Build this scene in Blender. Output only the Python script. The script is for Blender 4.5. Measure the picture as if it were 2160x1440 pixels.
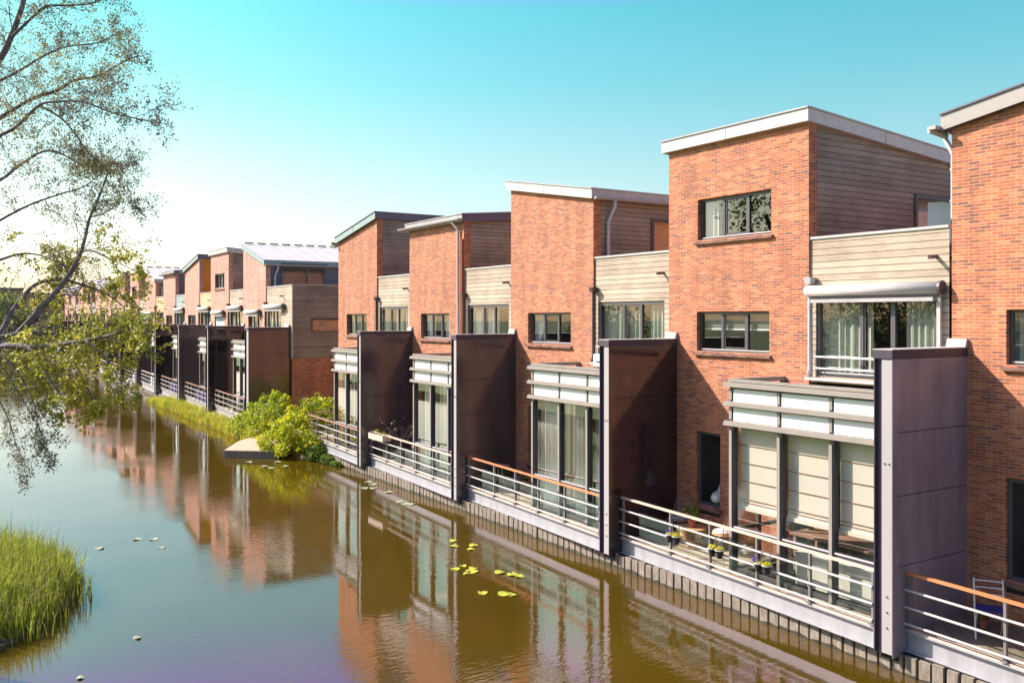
import bpy, math, random
from mathutils import Vector, Matrix, noise

random.seed(7)
scene = bpy.context.scene
for o in list(bpy.data.objects):
    bpy.data.objects.remove(o)

# ------------------------------------------------------------------ camera
ALPHA = 0.5649
cam_d = bpy.data.cameras.new('camera')
cam = bpy.data.objects.new('camera', cam_d)
scene.collection.objects.link(cam)
cam.location = (0, 0, 5.78)
cam.rotation_euler = (math.pi / 2, 0, math.pi / 2 - ALPHA)
cam_d.sensor_width = 36
cam_d.lens = 36 * 1904.6 / 2160
cam_d.shift_y = -52.1 / 2160
cam_d.clip_end = 5000
cam_d.clip_start = 0.1
scene.camera = cam

# ------------------------------------------------------------------ sky and sun
SUN_DIR = Vector((-1.2, -1.0, 1.2)).normalized()          # towards the sun
sun_d = bpy.data.lights.new('sun', 'SUN')
sun_d.energy = 5.0
sun_d.angle = math.radians(0.5)
sun_d.color = (1.0, 0.89, 0.79)
sun = bpy.data.objects.new('sun', sun_d)
scene.collection.objects.link(sun)
sun.rotation_euler = (-SUN_DIR).to_track_quat('-Z', 'Y').to_euler()
sun.location = (-40, -30, 40)

world = bpy.data.worlds.new("World")
scene.world = world
world.use_nodes = True
wn = world.node_tree
wn.nodes.clear()
w_out = wn.nodes.new('ShaderNodeOutputWorld')
w_bg = wn.nodes.new('ShaderNodeBackground')
sky = wn.nodes.new('ShaderNodeTexSky')
sky.sky_type = 'NISHITA'
sky.sun_disc = False
sky.sun_elevation = math.asin(SUN_DIR.z)
sky.sun_rotation = math.atan2(SUN_DIR.x, SUN_DIR.y) % (2 * math.pi)
sky.air_density = 1.0
sky.dust_density = 2.4
sky.ozone_density = 1.0
w_mix = wn.nodes.new('ShaderNodeMix')
w_mix.data_type = 'RGBA'
w_mix.blend_type = 'MULTIPLY'
w_mix.inputs[0].default_value = 1.0
w_tc = wn.nodes.new('ShaderNodeTexCoord')
w_sp = wn.nodes.new('ShaderNodeSeparateXYZ')
w_rp = wn.nodes.new('ShaderNodeValToRGB')
w_sc = wn.nodes.new('ShaderNodeVectorMath'); w_sc.operation = 'SCALE'; w_sc.inputs['Scale'].default_value = 2.0
_e = w_rp.color_ramp.elements
_st = [(0.0, (1.45,1.40,1.40)), (.07, (1.30,1.32,1.28)), (.16, (.98,1.22,1.05)), (.245, (.62,1.22,1.02)), (.322, (.44,1.26,1.02)), (.342, (.70,.92,1.3)), (.37, (.95,.82,1.5)), (.60, (1.0,.94,1.25)), (1.0, (1.0,.95,1.2))]
_e[0].position = 0.0; _e[1].position = 1.0
for _p, _c in _st[1:-1]: _e.new(_p)
for _k, (_p, _c) in zip(_e, _st): _k.position = _p; _k.color = (_c[0]/2, _c[1]/2, _c[2]/2, 1)
wn.links.new(w_tc.outputs['Generated'], w_sp.inputs[0])
wn.links.new(w_sp.outputs[2], w_rp.inputs[0])
wn.links.new(w_rp.outputs[0], w_sc.inputs[0])
wn.links.new(w_sc.outputs[0], w_mix.inputs[7])
w_bg.inputs['Strength'].default_value = 0.105
wn.links.new(sky.outputs[0], w_mix.inputs[6])
wn.links.new(w_mix.outputs[2], w_bg.inputs['Color'])
wn.links.new(w_bg.outputs[0], w_out.inputs['Surface'])

scene.view_settings.view_transform = 'Standard'
scene.view_settings.look = 'None'
scene.view_settings.exposure = 0.9
scene.view_settings.gamma = 1
scene.render.engine = 'CYCLES'
scene.cycles.max_bounces = 8
scene.cycles.transparent_max_bounces = 12
scene.cycles.caustics_reflective = False
scene.cycles.caustics_refractive = False

COL = scene.collection

# ------------------------------------------------------------------ mesh builder
class MB:
    def __init__(s):
        s.v = []; s.f = []; s.m = []
    def quad(s, a, b, c, d, mi=0):
        n = len(s.v); s.v += [a, b, c, d]; s.f.append((n, n+1, n+2, n+3)); s.m.append(mi)
    def poly(s, pts, mi=0):
        n = len(s.v); s.v += list(pts); s.f.append(tuple(range(n, n+len(pts)))); s.m.append(mi)
    def hexa(s, p, mi=0):
        """p: eight points, bottom ring 0-3 counter-clockwise from above, top ring 4-7"""
        n = len(s.v); s.v += [tuple(q) for q in p]
        for f in ((3,2,1,0),(4,5,6,7),(0,1,5,4),(1,2,6,5),(2,3,7,6),(3,0,4,7)):
            s.f.append(tuple(n+i for i in f)); s.m.append(mi)
    def box(s, x0, x1, y0, y1, z0, z1, mi=0):
        s.hexa([(x0,y0,z0),(x1,y0,z0),(x1,y1,z0),(x0,y1,z0),(x0,y0,z1),(x1,y0,z1),(x1,y1,z1),(x0,y1,z1)], mi)
    def bar(s, a, b, w, h, mi=0, up=(0,0,1)):
        """rectangular bar from a to b, w wide sideways, h tall"""
        a = Vector(a); b = Vector(b); d = (b-a).normalized(); u = Vector(up)
        r = d.cross(u)
        if r.length < 1e-4: r = Vector((1,0,0))
        r.normalize(); u = r.cross(d).normalized()
        r *= w/2; u *= h/2
        s.hexa([a-r-u, a+r-u, b+r-u, b-r-u, a-r+u, a+r+u, b+r+u, b-r+u], mi)
    def tube(s, pts, rad, n=8, mi=0, caps=True):
        pts = [Vector(p) for p in pts]
        if not hasattr(rad, '__len__'): rad = [rad]*len(pts)
        base = len(s.v); prev = None
        for i, p in enumerate(pts):
            d = (pts[min(i+1, len(pts)-1)] - pts[max(i-1, 0)])
            if d.length < 1e-9: d = Vector((0,0,1))
            d.normalize()
            if prev is None:
                r = d.orthogonal().normalized()
            else:
                r = prev - d*prev.dot(d)
                r = d.orthogonal().normalized() if r.length < 1e-5 else r.normalized()
            prev = r; q = d.cross(r)
            for k in range(n):
                t = 2*math.pi*k/n
                s.v.append(tuple(p + (r*math.cos(t) + q*math.sin(t))*rad[i]))
        for i in range(len(pts)-1):
            for k in range(n):
                a = base+i*n+k; b = base+i*n+(k+1) % n
                s.f.append((a, b, b+n, a+n)); s.m.append(mi)
        if caps:
            s.f.append(tuple(base+k for k in range(n-1, -1, -1))); s.m.append(mi)
            e = base+(len(pts)-1)*n
            s.f.append(tuple(e+k for k in range(n))); s.m.append(mi)
    def lathe(s, prof, n=14, c=(0,0,0), mi=0):
        base = len(s.v)
        for r, z in prof:
            for k in range(n):
                t = 2*math.pi*k/n
                s.v.append((c[0]+r*math.cos(t), c[1]+r*math.sin(t), c[2]+z))
        for i in range(len(prof)-1):
            for k in range(n):
                a = base+i*n+k; b = base+i*n+(k+1) % n
                s.f.append((a, b, b+n, a+n)); s.m.append(mi)
        s.f.append(tuple(base+k for k in range(n-1, -1, -1))); s.m.append(mi)
        e = base+(len(prof)-1)*n
        s.f.append(tuple(e+k for k in range(n))); s.m.append(mi)
    def build(s, name, mats, parent=None, smooth=False, bevel=0):
        me = bpy.data.meshes.new(name)
        me.from_pydata([tuple(v) for v in s.v], [], s.f)
        if not isinstance(mats, (list, tuple)): mats = [mats]
        for m in mats: me.materials.append(m)
        if len(mats) > 1: me.polygons.foreach_set('material_index', s.m)
        if smooth: me.polygons.foreach_set('use_smooth', [True]*len(me.polygons))
        me.update()
        o = bpy.data.objects.new(name, me)
        COL.objects.link(o)
        if parent is not None: o.parent = parent
        if bevel:
            b = o.modifiers.new('bevel', 'BEVEL'); b.width = bevel; b.segments = 1
            b.limit_method = 'ANGLE'
        return o

def thing(name, label, cat, loc=(0,0,0), group=None, rz=0, scale=None):
    o = bpy.data.objects.new(name, None); COL.objects.link(o)
    o.location = loc; o.rotation_euler = (0,0,rz)
    if scale: o.scale = scale
    o.empty_display_size = 0.3
    o['label'] = label; o['category'] = cat
    if group: o['group'] = group
    return o
def tag(o, label, cat, group=None, kind=None):
    o['label'] = label; o['category'] = cat
    if group: o['group'] = group
    if kind: o['kind'] = kind
    return o
def struct(o, label=None):
    o['kind'] = 'structure'
    if label: o['label'] = label
    return o

# ------------------------------------------------------------------ materials
def new_mat(name):
    m = bpy.data.materials.new(name); m.use_nodes = True
    nt = m.node_tree
    return m, nt, nt.nodes['Principled BSDF'], nt.nodes, nt.links

def simple(name, col, rough=0.6, metal=0.0, var=0.15, vscale=3.0, bump=0.0, bscale=40, spec=0.5, stretch=(1,1,1)):
    m, nt, p, N, L = new_mat(name)
    tc = N.new('ShaderNodeTexCoord'); mp = N.new('ShaderNodeMapping')
    mp.inputs['Scale'].default_value = stretch
    L.new(tc.outputs['Object'], mp.inputs[0])
    nz = N.new('ShaderNodeTexNoise'); nz.inputs['Scale'].default_value = vscale
    nz.inputs['Detail'].default_value = 6; nz.inputs['Roughness'].default_value = .65
    L.new(mp.outputs[0], nz.inputs['Vector'])
    cr = N.new('ShaderNodeValToRGB')
    c = col
    cr.color_ramp.elements[0].position = .3; cr.color_ramp.elements[1].position = .72
    cr.color_ramp.elements[0].color = (c[0]*(1-var), c[1]*(1-var), c[2]*(1-var), 1)
    cr.color_ramp.elements[1].color = (min(1,c[0]*(1+var)), min(1,c[1]*(1+var)), min(1,c[2]*(1+var)), 1)
    L.new(nz.outputs['Fac'], cr.inputs[0]); L.new(cr.outputs[0], p.inputs['Base Color'])
    p.inputs['Roughness'].default_value = rough
    p.inputs['Metallic'].default_value = metal
    p.inputs['Specular IOR Level'].default_value = spec
    if bump:
        n2 = N.new('ShaderNodeTexNoise'); n2.inputs['Scale'].default_value = bscale
        n2.inputs['Detail'].default_value = 4
        L.new(mp.outputs[0], n2.inputs['Vector'])
        b = N.new('ShaderNodeBump'); b.inputs['Strength'].default_value = bump; b.inputs['Distance'].default_value = .01
        L.new(n2.outputs['Fac'], b.inputs['Height']); L.new(b.outputs[0], p.inputs['Normal'])
    return m

def wall_uv(N, L):
    tc = N.new('ShaderNodeTexCoord'); sp = N.new('ShaderNodeSeparateXYZ')
    L.new(tc.outputs['Object'], sp.inputs[0])
    ad = N.new('ShaderNodeMath'); ad.operation = 'ADD'
    L.new(sp.outputs[0], ad.inputs[0]); L.new(sp.outputs[1], ad.inputs[1])
    cb = N.new('ShaderNodeCombineXYZ')
    L.new(ad.outputs[0], cb.inputs[0]); L.new(sp.outputs[2], cb.inputs[1])
    return tc, cb

def brick_mat(name, ramp, mortar, seed=0.0):
    m, nt, p, N, L = new_mat(name)
    tc, cb = wall_uv(N, L)
    ds = N.new('ShaderNodeTexNoise'); ds.inputs['Scale'].default_value = 9; L.new(cb.outputs[0], ds.inputs['Vector'])
    dm = N.new('ShaderNodeVectorMath'); dm.operation = 'MULTIPLY_ADD'
    dm.inputs[1].default_value = (.008, .006, 0)
    L.new(ds.outputs['Color'], dm.inputs[0]); L.new(cb.outputs[0], dm.inputs[2])
    br = N.new('ShaderNodeTexBrick')
    br.inputs['Scale'].default_value = 1
    br.inputs['Brick Width'].default_value = .205; br.inputs['Row Height'].default_value = .056
    br.inputs['Mortar Size'].default_value = .0085; br.inputs['Mortar Smooth'].default_value = .2
    br.inputs['Color1'].default_value = (0,0,0,1); br.inputs['Color2'].default_value = (1,1,1,1)
    br.inputs['Mortar'].default_value = (.5,.5,.5,1)
    br.offset = .5
    L.new(dm.outputs[0], br.inputs['Vector'])
    nz = N.new('ShaderNodeTexNoise'); nz.inputs['Scale'].default_value = .9; nz.inputs['Detail'].default_value = 3
    L.new(tc.outputs['Object'], nz.inputs['Vector'])
    mr = N.new('ShaderNodeMapRange'); mr.inputs[1].default_value = .25; mr.inputs[2].default_value = .75
    mr.inputs[3].default_value = -.15; mr.inputs[4].default_value = .15
    L.new(nz.outputs['Fac'], mr.inputs[0])
    ad = N.new('ShaderNodeMath'); ad.operation = 'ADD'
    L.new(br.outputs['Color'], ad.inputs[0]); L.new(mr.outputs[0], ad.inputs[1])
    cr = N.new('ShaderNodeValToRGB'); cr.color_ramp.interpolation = 'LINEAR'
    els = cr.color_ramp.elements
    while len(els) > 1: els.remove(els[-1])
    els[0].position = ramp[0][0]; els[0].color = (*ramp[0][1], 1)
    for pos, c in ramp[1:]:
        e = els.new(pos); e.color = (*c, 1)
    L.new(ad.outputs[0], cr.inputs[0])
    # fine grain and grime
    fg = N.new('ShaderNodeTexNoise'); fg.inputs['Scale'].default_value = 28; fg.inputs['Detail'].default_value = 5
    L.new(tc.outputs['Object'], fg.inputs['Vector'])
    fr = N.new('ShaderNodeMapRange'); fr.inputs[1].default_value = .3; fr.inputs[2].default_value = .7
    fr.inputs[3].default_value = .78; fr.inputs[4].default_value = 1.16
    L.new(fg.outputs['Fac'], fr.inputs[0])
    ml = N.new('ShaderNodeVectorMath'); ml.operation = 'SCALE'
    L.new(cr.outputs[0], ml.inputs[0]); L.new(fr.outputs[0], ml.inputs['Scale'])
    mx = N.new('ShaderNodeMix'); mx.data_type = 'RGBA'
    mx.inputs[7].default_value = (*mortar, 1)
    L.new(br.outputs['Fac'], mx.inputs[0]); L.new(ml.outputs[0], mx.inputs[6])
    # rain streaks and patches of wear, different on every wall
    oi = N.new('ShaderNodeObjectInfo'); sm = N.new('ShaderNodeMapping'); sm.inputs['Scale'].default_value = (1.5,.22,1)
    so = N.new('ShaderNodeVectorMath'); so.operation = 'ADD'
    L.new(oi.outputs['Location'], so.inputs[1]); L.new(cb.outputs[0], so.inputs[0]); L.new(so.outputs[0], sm.inputs[0])
    sn = N.new('ShaderNodeTexNoise'); sn.inputs['Scale'].default_value = 1.6; sn.inputs['Detail'].default_value = 6; sn.inputs['Roughness'].default_value = .6
    L.new(sm.outputs[0], sn.inputs['Vector'])
    sr = N.new('ShaderNodeMapRange'); sr.inputs[1].default_value = .32; sr.inputs[2].default_value = .66; sr.inputs[3].default_value = .74; sr.inputs[4].default_value = 1.10
    L.new(sn.outputs['Fac'], sr.inputs[0])
    sv = N.new('ShaderNodeVectorMath'); sv.operation = 'SCALE'
    L.new(mx.outputs[2], sv.inputs[0]); L.new(sr.outputs[0], sv.inputs['Scale'])
    L.new(sv.outputs[0], p.inputs['Base Color'])
    p.inputs['Roughness'].default_value = .9
    bp = N.new('ShaderNodeBump'); bp.inputs['Strength'].default_value = .7; bp.inputs['Distance'].default_value = .008
    bp.invert = True
    L.new(br.outputs['Fac'], bp.inputs['Height']); L.new(bp.outputs[0], p.inputs['Normal'])
    return m

BRICK = brick_mat('brick', [(0.0,(.24,.095,.065)),(.12,(.33,.115,.065)),(.3,(.42,.125,.055)),(.65,(.53,.165,.062)),(1.0,(.60,.25,.11))], (.50,.29,.19))
BRICK_HAZED = brick_mat('hazed_brick', [(0.0,(.30,.13,.10)),(.2,(.44,.19,.13)),(.6,(.62,.27,.18)),(1.0,(.68,.36,.25))], (.58,.40,.31))  # same brick as the near row, distance haze painted in as paler tones
BRICK_PALE = brick_mat('pale_brick', [(0.0,(.40,.16,.11)),(.4,(.52,.22,.15)),(1.0,(.62,.31,.22))], (.48,.32,.26))

def boards_mat(name, c_lo, c_hi, row=.13, rough=.75, groove=.18, length=60.0, stain=.5, vertical=False):
    m, nt, p, N, L = new_mat(name)
    tc, cb = wall_uv(N, L)
    if vertical:
        sp = N.new('ShaderNodeSeparateXYZ'); L.new(cb.outputs[0], sp.inputs[0])
        cb2 = N.new('ShaderNodeCombineXYZ'); L.new(sp.outputs[1], cb2.inputs[0]); L.new(sp.outputs[0], cb2.inputs[1]); cb = cb2
    br = N.new('ShaderNodeTexBrick')
    br.inputs['Scale'].default_value = 1; br.inputs['Brick Width'].default_value = length
    br.inputs['Row Height'].default_value = row; br.inputs['Mortar Size'].default_value = .006
    br.inputs['Mortar Smooth'].default_value = .3
    br.inputs['Color1'].default_value = (0,0,0,1); br.inputs['Color2'].default_value = (1,1,1,1)
    br.inputs['Mortar'].default_value = (0,0,0,1); br.offset = .37
    L.new(cb.outputs[0], br.inputs['Vector'])
    mp = N.new('ShaderNodeMapping'); mp.inputs['Scale'].default_value = (1.1, 14, 1)
    L.new(cb.outputs[0], mp.inputs[0])
    nz = N.new('ShaderNodeTexNoise'); nz.inputs['Scale'].default_value = 2.2; nz.inputs['Detail'].default_value = 8
    nz.inputs['Roughness'].default_value = .7
    L.new(mp.outputs[0], nz.inputs['Vector'])
    n2 = N.new('ShaderNodeTexNoise'); n2.inputs['Scale'].default_value = .9; n2.inputs['Detail'].default_value = 5
    L.new(cb.outputs[0], n2.inputs['Vector'])
    a1 = N.new('ShaderNodeMath'); a1.operation = 'MULTIPLY_ADD'; a1.inputs[1].default_value = .26
    L.new(br.outputs['Color'], a1.inputs[0])
    a2 = N.new('ShaderNodeMath'); a2.operation = 'MULTIPLY_ADD'; a2.inputs[1].default_value = .55+stain*.5; a2.inputs[2].default_value = -.22
    L.new(nz.outputs['Fac'], a2.inputs[0]); L.new(a2.outputs[0], a1.inputs[2])
    a3 = N.new('ShaderNodeMath'); a3.operation = 'MULTIPLY_ADD'; a3.inputs[1].default_value = stain
    L.new(n2.outputs['Fac'], a3.inputs[0]); L.new(a1.outputs[0], a3.inputs[2])
    m0 = .185+.75*stain; dv = .25+.1*stain
    mq = N.new('ShaderNodeMapRange'); mq.inputs[1].default_value = m0-dv; mq.inputs[2].default_value = m0+dv
    L.new(a3.outputs[0], mq.inputs[0])
    cr = N.new('ShaderNodeValToRGB')
    cr.color_ramp.elements[0].position = 0; cr.color_ramp.elements[1].position = 1
    cr.color_ramp.elements[0].color = (*c_lo, 1); cr.color_ramp.elements[1].color = (*c_hi, 1)
    L.new(mq.outputs[0], cr.inputs[0])
    mx = N.new('ShaderNodeMix'); mx.data_type = 'RGBA'
    mx.inputs[7].default_value = (c_lo[0]*groove, c_lo[1]*groove, c_lo[2]*groove, 1)
    L.new(br.outputs['Fac'], mx.inputs[0]); L.new(cr.outputs[0], mx.inputs[6])
    L.new(mx.outputs[2], p.inputs['Base Color'])
    p.inputs['Roughness'].default_value = rough
    bp = N.new('ShaderNodeBump'); bp.inputs['Strength'].default_value = .8; bp.inputs['Distance'].default_value = .012; bp.invert = True
    L.new(br.outputs['Fac'], bp.inputs['Height']); L.new(bp.outputs[0], p.inputs['Normal'])
    return m

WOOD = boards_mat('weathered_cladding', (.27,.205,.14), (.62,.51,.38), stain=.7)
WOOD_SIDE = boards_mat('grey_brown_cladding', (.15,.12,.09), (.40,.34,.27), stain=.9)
WOOD_GREY = boards_mat('slate_cladding', (.10,.085,.10), (.20,.17,.19))
CREAM = boards_mat('cream_cladding', (.60,.38,.20), (.70,.48,.28), stain=.1)
ORANGE = boards_mat('orange_cladding', (.55,.20,.02), (.66,.27,.04), stain=.1)
TEAL = boards_mat('sage_cladding', (.26,.31,.29), (.36,.42,.38), stain=.1)
DECK = boards_mat('deck_boards', (.30,.24,.15), (.55,.46,.32), row=.14, length=2.5)
PILE = simple('pile_timber', (.25,.21,.165), rough=.9, var=.45, vscale=5, stretch=(3,3,.7), bump=.6, bscale=20)
PILE_WET = simple('wet_timber', (.05,.045,.02), rough=.4, var=.5, vscale=4)
DARK = simple('dark_gap', (.012,.011,.012), rough=.9)
FASCIA = simple('pale_roof_metal', (.50,.47,.44), rough=.45, var=.12, vscale=2.0, stretch=(1.5,1.5,.3))
FASCIA_TEAL = simple('blue_grey_metal', (.24,.33,.32), rough=.45, var=.06, vscale=1.2)
FASCIA_DARK = simple('dark_and_shaded_metal', (.11,.09,.13), rough=.4, var=.08, vscale=1.2)  # dark roof metal; on side fascias it paints in their shade
ZINC = simple('zinc_roofing', (.55,.53,.50), rough=.6, var=.06, vscale=1.5)
GUTTER = simple('zinc_gutter', (.40,.38,.37), rough=.4, var=.12, vscale=3)
PIPE_WHITE = simple('pale_pipe', (.50,.48,.50), rough=.4, var=.08)
PIPE_DARK = simple('brown_pipe', (.08,.05,.045), rough=.4, var=.1)
FRAME = simple('anthracite_frame', (.085,.078,.085), rough=.42, var=.1, vscale=2)
FRAME_LT = simple('pale_inner_frame', (.52,.50,.50), rough=.4, var=.05, vscale=2)
LOUVRE = simple('louvre_metal', (.30,.27,.23), rough=.42, var=.08, vscale=3)
STEEL = simple('column_steel', (.38,.36,.355), rough=.42, var=.05, vscale=2)
BEAM = simple('beam_paint', (.35,.35,.36), rough=.42, var=.16, vscale=2.5, stretch=(2,2,.4))
RAIL = simple('rail_metal', (.50,.47,.44), rough=.35, var=.06, vscale=5)
POST = simple('post_metal', (.20,.19,.18), rough=.4, var=.1)
RAIL_WOOD = simple('orange_hardwood', (.58,.23,.09), rough=.5, var=.2, vscale=6, stretch=(.3,4,4))
RAIL_PALE = simple('pale_handrail', (.62,.50,.40), rough=.5, var=.12, vscale=6, stretch=(.3,4,4))
RAIL_BROWN = simple('faded_handrail', (.33,.19,.14), rough=.6, var=.25, vscale=6, stretch=(.3,4,4))
FROST = simple('frosted_panel', (.80,.83,.79), rough=.3, var=.03, vscale=2)
CONC = simple('pale_stone', (.42,.39,.36), rough=.8, var=.12, vscale=8, bump=.2)
SILL = brick_mat('sill_brick', [(0,(.16,.06,.045)),(1,(.34,.16,.10))], (.25,.17,.13))
WHITE = simple('white_plastic', (.75,.74,.72), rough=.4, var=.03)
BLACK = simple('black_plastic', (.02,.02,.022), rough=.4)
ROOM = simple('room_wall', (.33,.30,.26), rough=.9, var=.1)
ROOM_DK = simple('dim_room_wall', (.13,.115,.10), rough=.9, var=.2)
def panel_mat(name, col, rough, spec=.5):
    return simple(name, col, rough=rough, var=.26, vscale=1.6, spec=spec, stretch=(1.6,1.6,.35), bump=.05, bscale=2)
PANEL_MATT = panel_mat('violet_grey_panel', (.29,.24,.285), .3)
PANEL_GLOSS = panel_mat('glossy_brown_panel', (.045,.026,.028), .10, .9)
PANEL_SATIN = panel_mat('satin_brown_panel', (.078,.062,.070), .16, .8)
PANEL_BLACK = panel_mat('gloss_black_panel', (.024,.020,.022), .08, .8)
COLUMN_DK = simple('column_dark_side', (.055,.042,.065), rough=.45, var=.1)

def glass_mat(name, tint=(.97,.97,.95), refl=1.0, ior=1.5, rough=0.0):
    m, nt, p, N, L = new_mat(name)
    N.remove(p)
    out = N['Material Output']
    tr = N.new('ShaderNodeBsdfTransparent'); tr.inputs[0].default_value = (*tint, 1)
    gl = N.new('ShaderNodeBsdfGlossy'); gl.inputs['Roughness'].default_value = rough
    fr = N.new('ShaderNodeFresnel'); fr.inputs['IOR'].default_value = ior
    ge = N.new('ShaderNodeNewGeometry')
    io = N.new('ShaderNodeMapRange'); io.inputs[3].default_value = ior; io.inputs[4].default_value = 1/ior
    L.new(ge.outputs['Backfacing'], io.inputs[0]); L.new(io.outputs[0], fr.inputs['IOR'])
    mm = N.new('ShaderNodeMath'); mm.operation = 'MULTIPLY'; mm.inputs[1].default_value = refl; mm.use_clamp = True
    tc = N.new('ShaderNodeTexCoord')
    nz = N.new('ShaderNodeTexNoise'); nz.inputs['Scale'].default_value = 1.1
    L.new(tc.outputs['Object'], nz.inputs['Vector'])
    bp = N.new('ShaderNodeBump'); bp.inputs['Strength'].default_value = .12; bp.inputs['Distance'].default_value = .01
    L.new(nz.outputs['Fac'], bp.inputs['Height']); L.new(bp.outputs[0], gl.inputs['Normal'])
    mx = N.new('ShaderNodeMixShader')
    L.new(fr.outputs[0], mm.inputs[0]); L.new(mm.outputs[0], mx.inputs[0])
    L.new(tr.outputs[0], mx.inputs[1]); L.new(gl.outputs[0], mx.inputs[2])
    L.new(mx.outputs[0], out.inputs['Surface'])
    return m
GLASS = glass_mat('window_glass', refl=1.9, ior=1.65)
GLASS_MIRROR = glass_mat('reflective_glass', refl=3.2, ior=1.8)
GLASS_BAY = glass_mat('bay_glass', refl=2.6, ior=1.75)
GLASS_CLEAR = glass_mat('balustrade_glass', tint=(.95,.97,.96), refl=1.0, ior=1.45)

def cloth_mat(name, col, trans=.35):
    m, nt, p, N, L = new_mat(name)
    out = N['Material Output']
    p.inputs['Base Color'].default_value = (*col, 1); p.inputs['Roughness'].default_value = .9
    tl = N.new('ShaderNodeBsdfTranslucent'); tl.inputs[0].default_value = (*col, 1)
    nz = N.new('ShaderNodeTexNoise'); nz.inputs['Scale'].default_value = 40
    bp = N.new('ShaderNodeBump'); bp.inputs['Strength'].default_value = .15; bp.inputs['Distance'].default_value = .005
    L.new(nz.outputs['Fac'], bp.inputs['Height']); L.new(bp.outputs[0], p.inputs['Normal'])
    mx = N.new('ShaderNodeMixShader'); mx.inputs[0].default_value = trans
    L.new(p.outputs[0], mx.inputs[1]); L.new(tl.outputs[0], mx.inputs[2]); L.new(mx.outputs[0], out.inputs['Surface'])
    return m
CURTAIN = cloth_mat('cream_curtain', (.68,.70,.60))
CURTAIN_W = cloth_mat('white_curtain', (.84,.86,.80))
CURTAIN_G = cloth_mat('sage_curtain', (.50,.56,.46))
BLIND = cloth_mat('linen_blind', (.80,.77,.65), .15)
SCREEN_BLUE = cloth_mat('pale_blue_screen_and_reflection', (.50,.62,.66), .1)

def leaf_mat(name, c1, c2, c3, scale=2.5, trans=.45, rough=.45):
    m, nt, p, N, L = new_mat(name)
    out = N['Material Output']
    tc = N.new('ShaderNodeTexCoord')
    nz = N.new('ShaderNodeTexNoise'); nz.inputs['Scale'].default_value = scale; nz.inputs['Detail'].default_value = 5
    nz.inputs['Roughness'].default_value = .8
    L.new(tc.outputs['Object'], nz.inputs['Vector'])
    cr = N.new('ShaderNodeValToRGB'); e = cr.color_ramp.elements
    e[0].position = .33; e[0].color = (*c1, 1); e[1].position = .68; e[1].color = (*c3, 1)
    k = e.new(.5); k.color = (*c2, 1)
    L.new(nz.outputs['Fac'], cr.inputs[0]); L.new(cr.outputs[0], p.inputs['Base Color'])
    p.inputs['Roughness'].default_value = rough
    tl = N.new('ShaderNodeBsdfTranslucent'); L.new(cr.outputs[0], tl.inputs[0])
    mx = N.new('ShaderNodeMixShader'); mx.inputs[0].default_value = trans
    L.new(p.outputs[0], mx.inputs[1]); L.new(tl.outputs[0], mx.inputs[2]); L.new(mx.outputs[0], out.inputs['Surface'])
    return m
LEAF_ALDER = leaf_mat('alder_leaf', (.16,.19,.03), (.42,.42,.05), (.70,.60,.12), scale=1.3)
LEAF_SILHOUETTE = leaf_mat('silhouette_leaf', (.10,.09,.09), (.22,.20,.10), (.42,.36,.08), scale=1.1, trans=.45)  # leaves darkened in colour to paint their silhouette against the sky
LEAF_BUSH = leaf_mat('bush_leaf', (.22,.30,.01), (.56,.56,.015), (.85,.78,.02), scale=1.1)
LEAF_LIME = leaf_mat('lime_leaf', (.12,.20,.02), (.28,.38,.03), (.52,.58,.05), scale=1.0)
LEAF_GREEN = leaf_mat('green_leaf', (.06,.11,.02), (.14,.22,.03), (.26,.34,.05), scale=.5)
LEAF_FAR = leaf_mat('far_leaf', (.07,.10,.03), (.16,.20,.05), (.28,.30,.08), scale=.25)
REED = leaf_mat('reed_blade', (.07,.11,.015), (.30,.36,.04), (.68,.68,.14), scale=7.0, trans=.4)
REED_Y = leaf_mat('yellow_reed', (.24,.32,.03), (.50,.50,.05), (.78,.60,.12), scale=1.5, trans=.35)
BARK = simple('bark', (.17,.135,.14), rough=.9, var=.4, vscale=12, bump=.6, bscale=30)
LILY = simple('lily_pad', (.42,.45,.05), rough=.35, var=.25, vscale=6)
LILY_PALE = simple('pale_lily_pad', (.36,.40,.24), rough=.3, var=.2, vscale=6)
PURPLE = simple('violet_petal', (.16,.07,.36), rough=.6, var=.3)
YELLOW = simple('yellow_petal', (.75,.62,.12), rough=.6, var=.3)
PINK = simple('red_petal', (.6,.12,.06), rough=.6, var=.3)
WICKER = simple('wicker', (.36,.25,.20), rough=.6, var=.2, vscale=20)
WICKER_OR = simple('amber_wicker_and_reflection', (.60,.33,.14), rough=.6, var=.2, vscale=20)
TERRA = simple('terracotta', (.42,.15,.08), rough=.8, var=.2)
GRASS_G = simple('bank_grass', (.12,.17,.03), rough=.95, var=.5, vscale=.8, bump=.8, bscale=8)
SOIL = simple('soil', (.10,.08,.05), rough=.95, var=.3)
TARP = simple('tan_matting', (.52,.36,.24), rough=.85, var=.2, vscale=5, bump=.5, bscale=30)
PAVE = boards_mat('terrace_tiles', (.13,.11,.08), (.30,.25,.17), row=.3, length=.3)

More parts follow.
